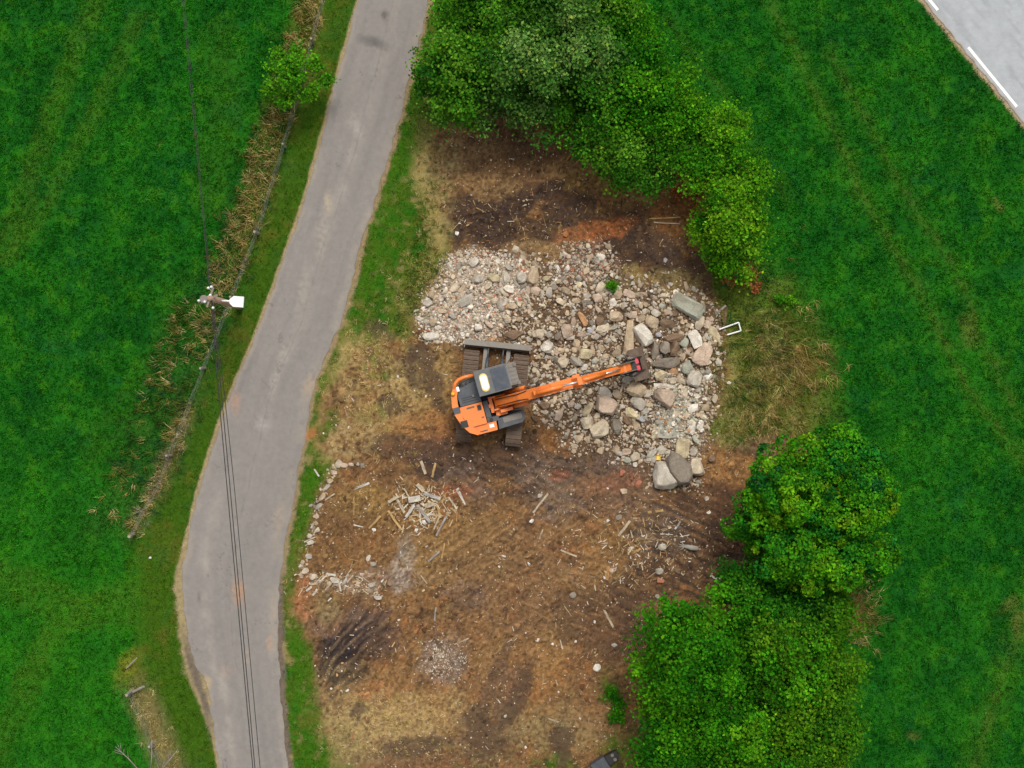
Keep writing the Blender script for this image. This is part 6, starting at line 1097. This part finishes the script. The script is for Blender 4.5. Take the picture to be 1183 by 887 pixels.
# ---- what nobody could count: small rubble, brick bits, wood chips, soil crumbs
def icos():
    bm = bmesh.new(); bmesh.ops.create_icosphere(bm, subdivisions=1, radius=1); v = np.array([x.co[:] for x in bm.verts]); f = np.array([[q.index for q in x.verts] for x in bm.faces]); bm.free(); return v, f
IV, IF = icos()
def crumbs(name, px, py, r, cols, flat=.6, seed=1, sink=.25, mat='rubble', stretch=.35, clear=0.0):
    g = np.random.default_rng(seed); px = np.asarray(px); py = np.asarray(py); r = np.asarray(r)
    if clear > 0:
        keep = np.ones(len(px), bool)
        for a, b, R1, R2 in placed: keep &= np.hypot(px - a, py - b) > R2 * clear
        px, py, r, cols = px[keep], py[keep], r[keep], np.asarray(cols)[keep]
    n = len(px); X = (px - CX) / PXM; Y = (CY - py) / PXM; Z = sample(GH, X, Y)
    var = np.stack([IV * (1 + g.normal(0, .20, (len(IV), 1))) for _ in range(40)])
    V = var[g.integers(0, 40, n)].copy()
    s = np.stack([r * (1 + stretch * g.normal(0, 1, n)).clip(.5, 2.2), r * (1 + .2 * g.normal(0, 1, n)).clip(.5, 1.6), r * flat * g.uniform(.7, 1.2, n)], -1)
    V *= s[:, None, :]
    a = g.uniform(0, 2 * math.pi, n); ca_, sa_ = np.cos(a)[:, None], np.sin(a)[:, None]; t = g.normal(0, .3, (n, 1))
    V[..., 2] += V[..., 0] * t
    x = V[..., 0] * ca_ - V[..., 1] * sa_; y = V[..., 0] * sa_ + V[..., 1] * ca_
    V = np.stack([x + X[:, None], y + Y[:, None], V[..., 2] + (Z + r * flat * (1 - 2 * sink))[:, None]], -1)
    Fq = (IF[None] + (np.arange(n) * len(IV))[:, None, None]).reshape(-1, 3)
    me = raw_mesh(name, V.reshape(-1, 3), Fq, np.repeat(np.asarray(cols), len(IV), 0)); return tag(link_mesh(name, me, M[mat]), kind='stuff')
def in_poly(n, poly, g, pad=0, soft=4):
    x0, x1 = min(p[0] for p in poly) - pad, max(p[0] for p in poly) + pad; y0, y1 = min(p[1] for p in poly) - pad, max(p[1] for p in poly) + pad
    x = g.uniform(x0, x1, n * 3); y = g.uniform(y0, y1, n * 3); s = poly_sdf(x, y, poly) + fbm(x / 12, y / 12, 3, 7) * 10 + g.normal(0, soft, n * 3) < pad
    return x[s][:n], y[s][:n]
def pick(g, n, names, p): 
    t = np.array([TONE[k] for k in names])[g.choice(len(names), n, p=p)]; return t * g.uniform(.65, 1.25, (n, 1))
g = np.random.default_rng(101)
x, y = in_poly(5200, RUBBLE, g, 2, 6); q = PALE
pl = poly_sdf(x, y, PALE) < 2; r = np.exp(g.normal(-2.95, .38, len(x))) * np.where(pl, .8, 1)
c = pick(g, len(x), ['tan', 'grey', 'pale', 'brown', 'pink', 'dark', 'white'], [.28, .2, .22, .11, .1, .05, .04]); c2 = pick(g, len(x), ['white', 'pale', 'pink', 'brick', 'grey', 'tan'], [.27, .30, .17, .06, .14, .06]); c[pl] = c2[pl]
crumbs('rubble', x, y, r, c, .7, 102, .2, 'rubble', .35, .85)
x, y = in_poly(6000, RUBBLE, g, 5, 7); r = np.exp(g.normal(-3.6, .35, len(x)))
crumbs('fine_rubble', x, y, r, pick(g, len(x), ['tan', 'grey', 'pale', 'brown', 'dark', 'white'], [.27, .14, .17, .26, .12, .04]), .7, 103, .2, 'rubble', .35, .9)
x, y = in_poly(6500, PALE, g, 3, 3); r = np.exp(g.normal(-3.65, .4, len(x)))
crumbs('brick_rubble', x, y, r, pick(g, len(x), ['white', 'pale', 'pink', 'brick', 'grey', 'orange'], [.32, .30, .16, .07, .1, .05]), .8, 104, .15, 'rubble', .5, .9)
n = 2000; x = 781 + g.normal(0, 15, n); y = 481 + g.normal(0, 20, n); crumbs('slab_gravel', x, y, np.exp(g.normal(-3.5, .4, n)), pick(g, n, ['white', 'pale', 'grey', 'green', 'orange'], [.3, .25, .2, .2, .05]), .8, 105, -.62, 'rubble', .4, .7)
n = 520; x = 512 + g.normal(0, 13, n); y = 762 + g.normal(0, 14, n); crumbs('gravel', x, y, np.exp(g.normal(-3.85, .3, n)), pick(g, n, ['white', 'pale', 'grey', 'tan'], [.15, .2, .35, .3]), .7, 106)
n = 1300; x = 672 + g.normal(0, 16, n); y = 309 + g.normal(0, 13, n); crumbs('dark_gravel', x, y, np.exp(g.normal(-3.6, .35, n)), pick(g, n, ['dark', 'grey', 'brick', 'brown', 'pink'], [.3, .25, .15, .2, .1]), .7, 107)
x, y = in_poly(15000, SITE, g, -6); k = np.clip(.55 + .9 * fbm(x / 30, y / 30, 3, 401), 0, 1) > g.random(len(x)); x, y = x[k], y[k]
gp = sample(GC, (x - CX) / PXM, (CY - y) / PXM); c = gp * g.uniform(.45, 1.35, (len(x), 1)); m = g.random(len(x)) < .09; c[m] = pick(g, int(m.sum()), ['pale', 'white', 'tan', 'orange', 'grey'], [.35, .15, .25, .1, .15])
crumbs('soil_crumbs', x, y, np.exp(g.normal(-3.55, .38, len(x))) * np.where(m, .7, 1), c, .6, 108, .3, 'rubble', .4)
ed = [(388, 535), (379, 553), (372, 572), (366, 590), (362, 612), (356, 632), (350, 655), (360, 668), (380, 672), (400, 676), (430, 680), (440, 690)]
t = g.uniform(0, 1, 260) ** .9 * (len(ed) - 1); i0 = np.minimum(t.astype(int), len(ed) - 2); E = np.array(ed, float); pe = E[i0] * (1 - (t - i0))[:, None] + E[i0 + 1] * (t - i0)[:, None] + g.normal(0, 3.6, (260, 2))
crumbs('foundation_rubble', pe[:, 0], pe[:, 1], np.exp(g.normal(-3.2, .42, 260)), pick(g, 260, ['grey', 'tan', 'pale', 'pink', 'dark', 'brown'], [.2, .22, .06, .1, .2, .22]), .6, 115, .3)
x, y = in_poly(9000, SITE, g, -8); k = np.clip(.35 + 1.2 * fbm(x / 24, y / 24, 3, 421), 0, 1) > g.random(len(x)); x, y = x[k], y[k]
gp = sample(GC, (x - CX) / PXM, (CY - y) / PXM); crumbs('soil_clods', x, y, np.exp(g.normal(-2.9, .35, len(x))), gp * g.uniform(.5, 1.25, (len(x), 1)), .55, 118, .3, 'rubble', .4, .8)
x, y = in_poly(9000, SITE, g, -8); k = np.clip(.5 + .9 * fbm(x / 40, y / 40, 3, 431), .1, 1) > g.random(len(x)); x, y = x[k], y[k]
crumbs('soil_grit', x, y, np.exp(g.normal(-4.0, .35, len(x))), pick(g, len(x), ['pale', 'white', 'tan', 'orange', 'grey'], [.22, .05, .38, .2, .15]), .7, 119, .1)
# splinters
def splinters(name, px, py, ln, w, cols, seed, ang=None):
    g = np.random.default_rng(seed); n = len(px); X = (px - CX) / PXM; Y = (CY - py) / PXM; Z = sample(GH, X, Y) + .012
    a = g.uniform(0, 2 * math.pi, n) if ang is None else ang; d = np.stack([np.cos(a), np.sin(a), g.normal(0, .18, n)], -1); s = np.stack([-np.sin(a), np.cos(a), 0 * a], -1)
    c = np.stack([X, Y, Z], -1); L2 = (ln / 2)[:, None] * d; S2 = (w / 2)[:, None] * s; t = np.array([0, 0, 1.0]) * np.maximum(w * .45, .01)[:, None]
    V = np.stack([c - L2 - S2, c + L2 - S2 * .6, c + L2 + S2 * .6, c - L2 + S2, c - L2 - S2 + t, c + L2 - S2 * .6 + t, c + L2 + S2 * .6 + t, c - L2 + S2 + t], 1)
    f = np.array([[4, 5, 6, 7], [0, 1, 5, 4], [1, 2, 6, 5], [2, 3, 7, 6], [3, 0, 4, 7]]); Fq = (f[None] + (np.arange(n) * 8)[:, None, None]).reshape(-1, 4)
    me = raw_mesh(name, V.reshape(-1, 3), Fq, np.repeat(cols, 8, 0)); return tag(link_mesh(name, me, M['rubble']), kind='stuff')
x, y = in_poly(3000, SITE, g, -8); k = (np.clip(.3 + 1.1 * fbm(x / 45, y / 45, 3, 411), 0.05, 1) > g.random(len(x))); x, y = x[k], y[k]; n = len(x)
wc = np.array([(.50, .40, .26), (.42, .29, .13), (.30, .20, .10), (.58, .54, .46), (.36, .16, .07)])
splinters('wood_chips', x, y, np.exp(g.normal(-2.0, .45, n)), np.exp(g.normal(-3.75, .3, n)), wc[g.choice(5, n, p=[.3, .25, .2, .15, .1])] * g.uniform(.7, 1.15, (n, 1)), 109)
n = 260; x = 488 + g.normal(0, 22, n); y = 585 + g.normal(0, 14, n); splinters('heap_splinters', x, y, np.exp(g.normal(-1.7, .45, n)), np.exp(g.normal(-3.3, .35, n)), wc[g.choice(5, n, p=[.45, .25, .05, .22, .03])] * g.uniform(.7, 1.15, (n, 1)), 110)
n = 500; x = np.concatenate([735 + g.normal(0, 34, 300), 400 + g.normal(0, 36, 200)]); y = np.concatenate([635 + g.normal(0, 22, 300), 672 + g.normal(0, 8, 200)]); splinters('scrap_splinters', x, y, np.exp(g.normal(-1.8, .45, n)), np.exp(g.normal(-3.4, .35, n)), wc[g.choice(5, n, p=[.35, .2, .2, .15, .1])] * g.uniform(.6, 1.1, (n, 1)), 111)
n = 420; x = np.concatenate([600 + g.normal(0, 50, 160), 715 + g.normal(0, 44, 260)]); y = np.concatenate([262 + g.normal(0, 26, 160), 208 + g.normal(0, 18, 260)]); splinters('straw', x, y, np.exp(g.normal(-2.0, .45, n)), np.exp(g.normal(-4.1, .35, n)), np.array([(.40, .28, .12), (.36, .24, .10), (.30, .15, .07)])[g.integers(0, 3, n)] * g.uniform(.7, 1.15, (n, 1)), 112)
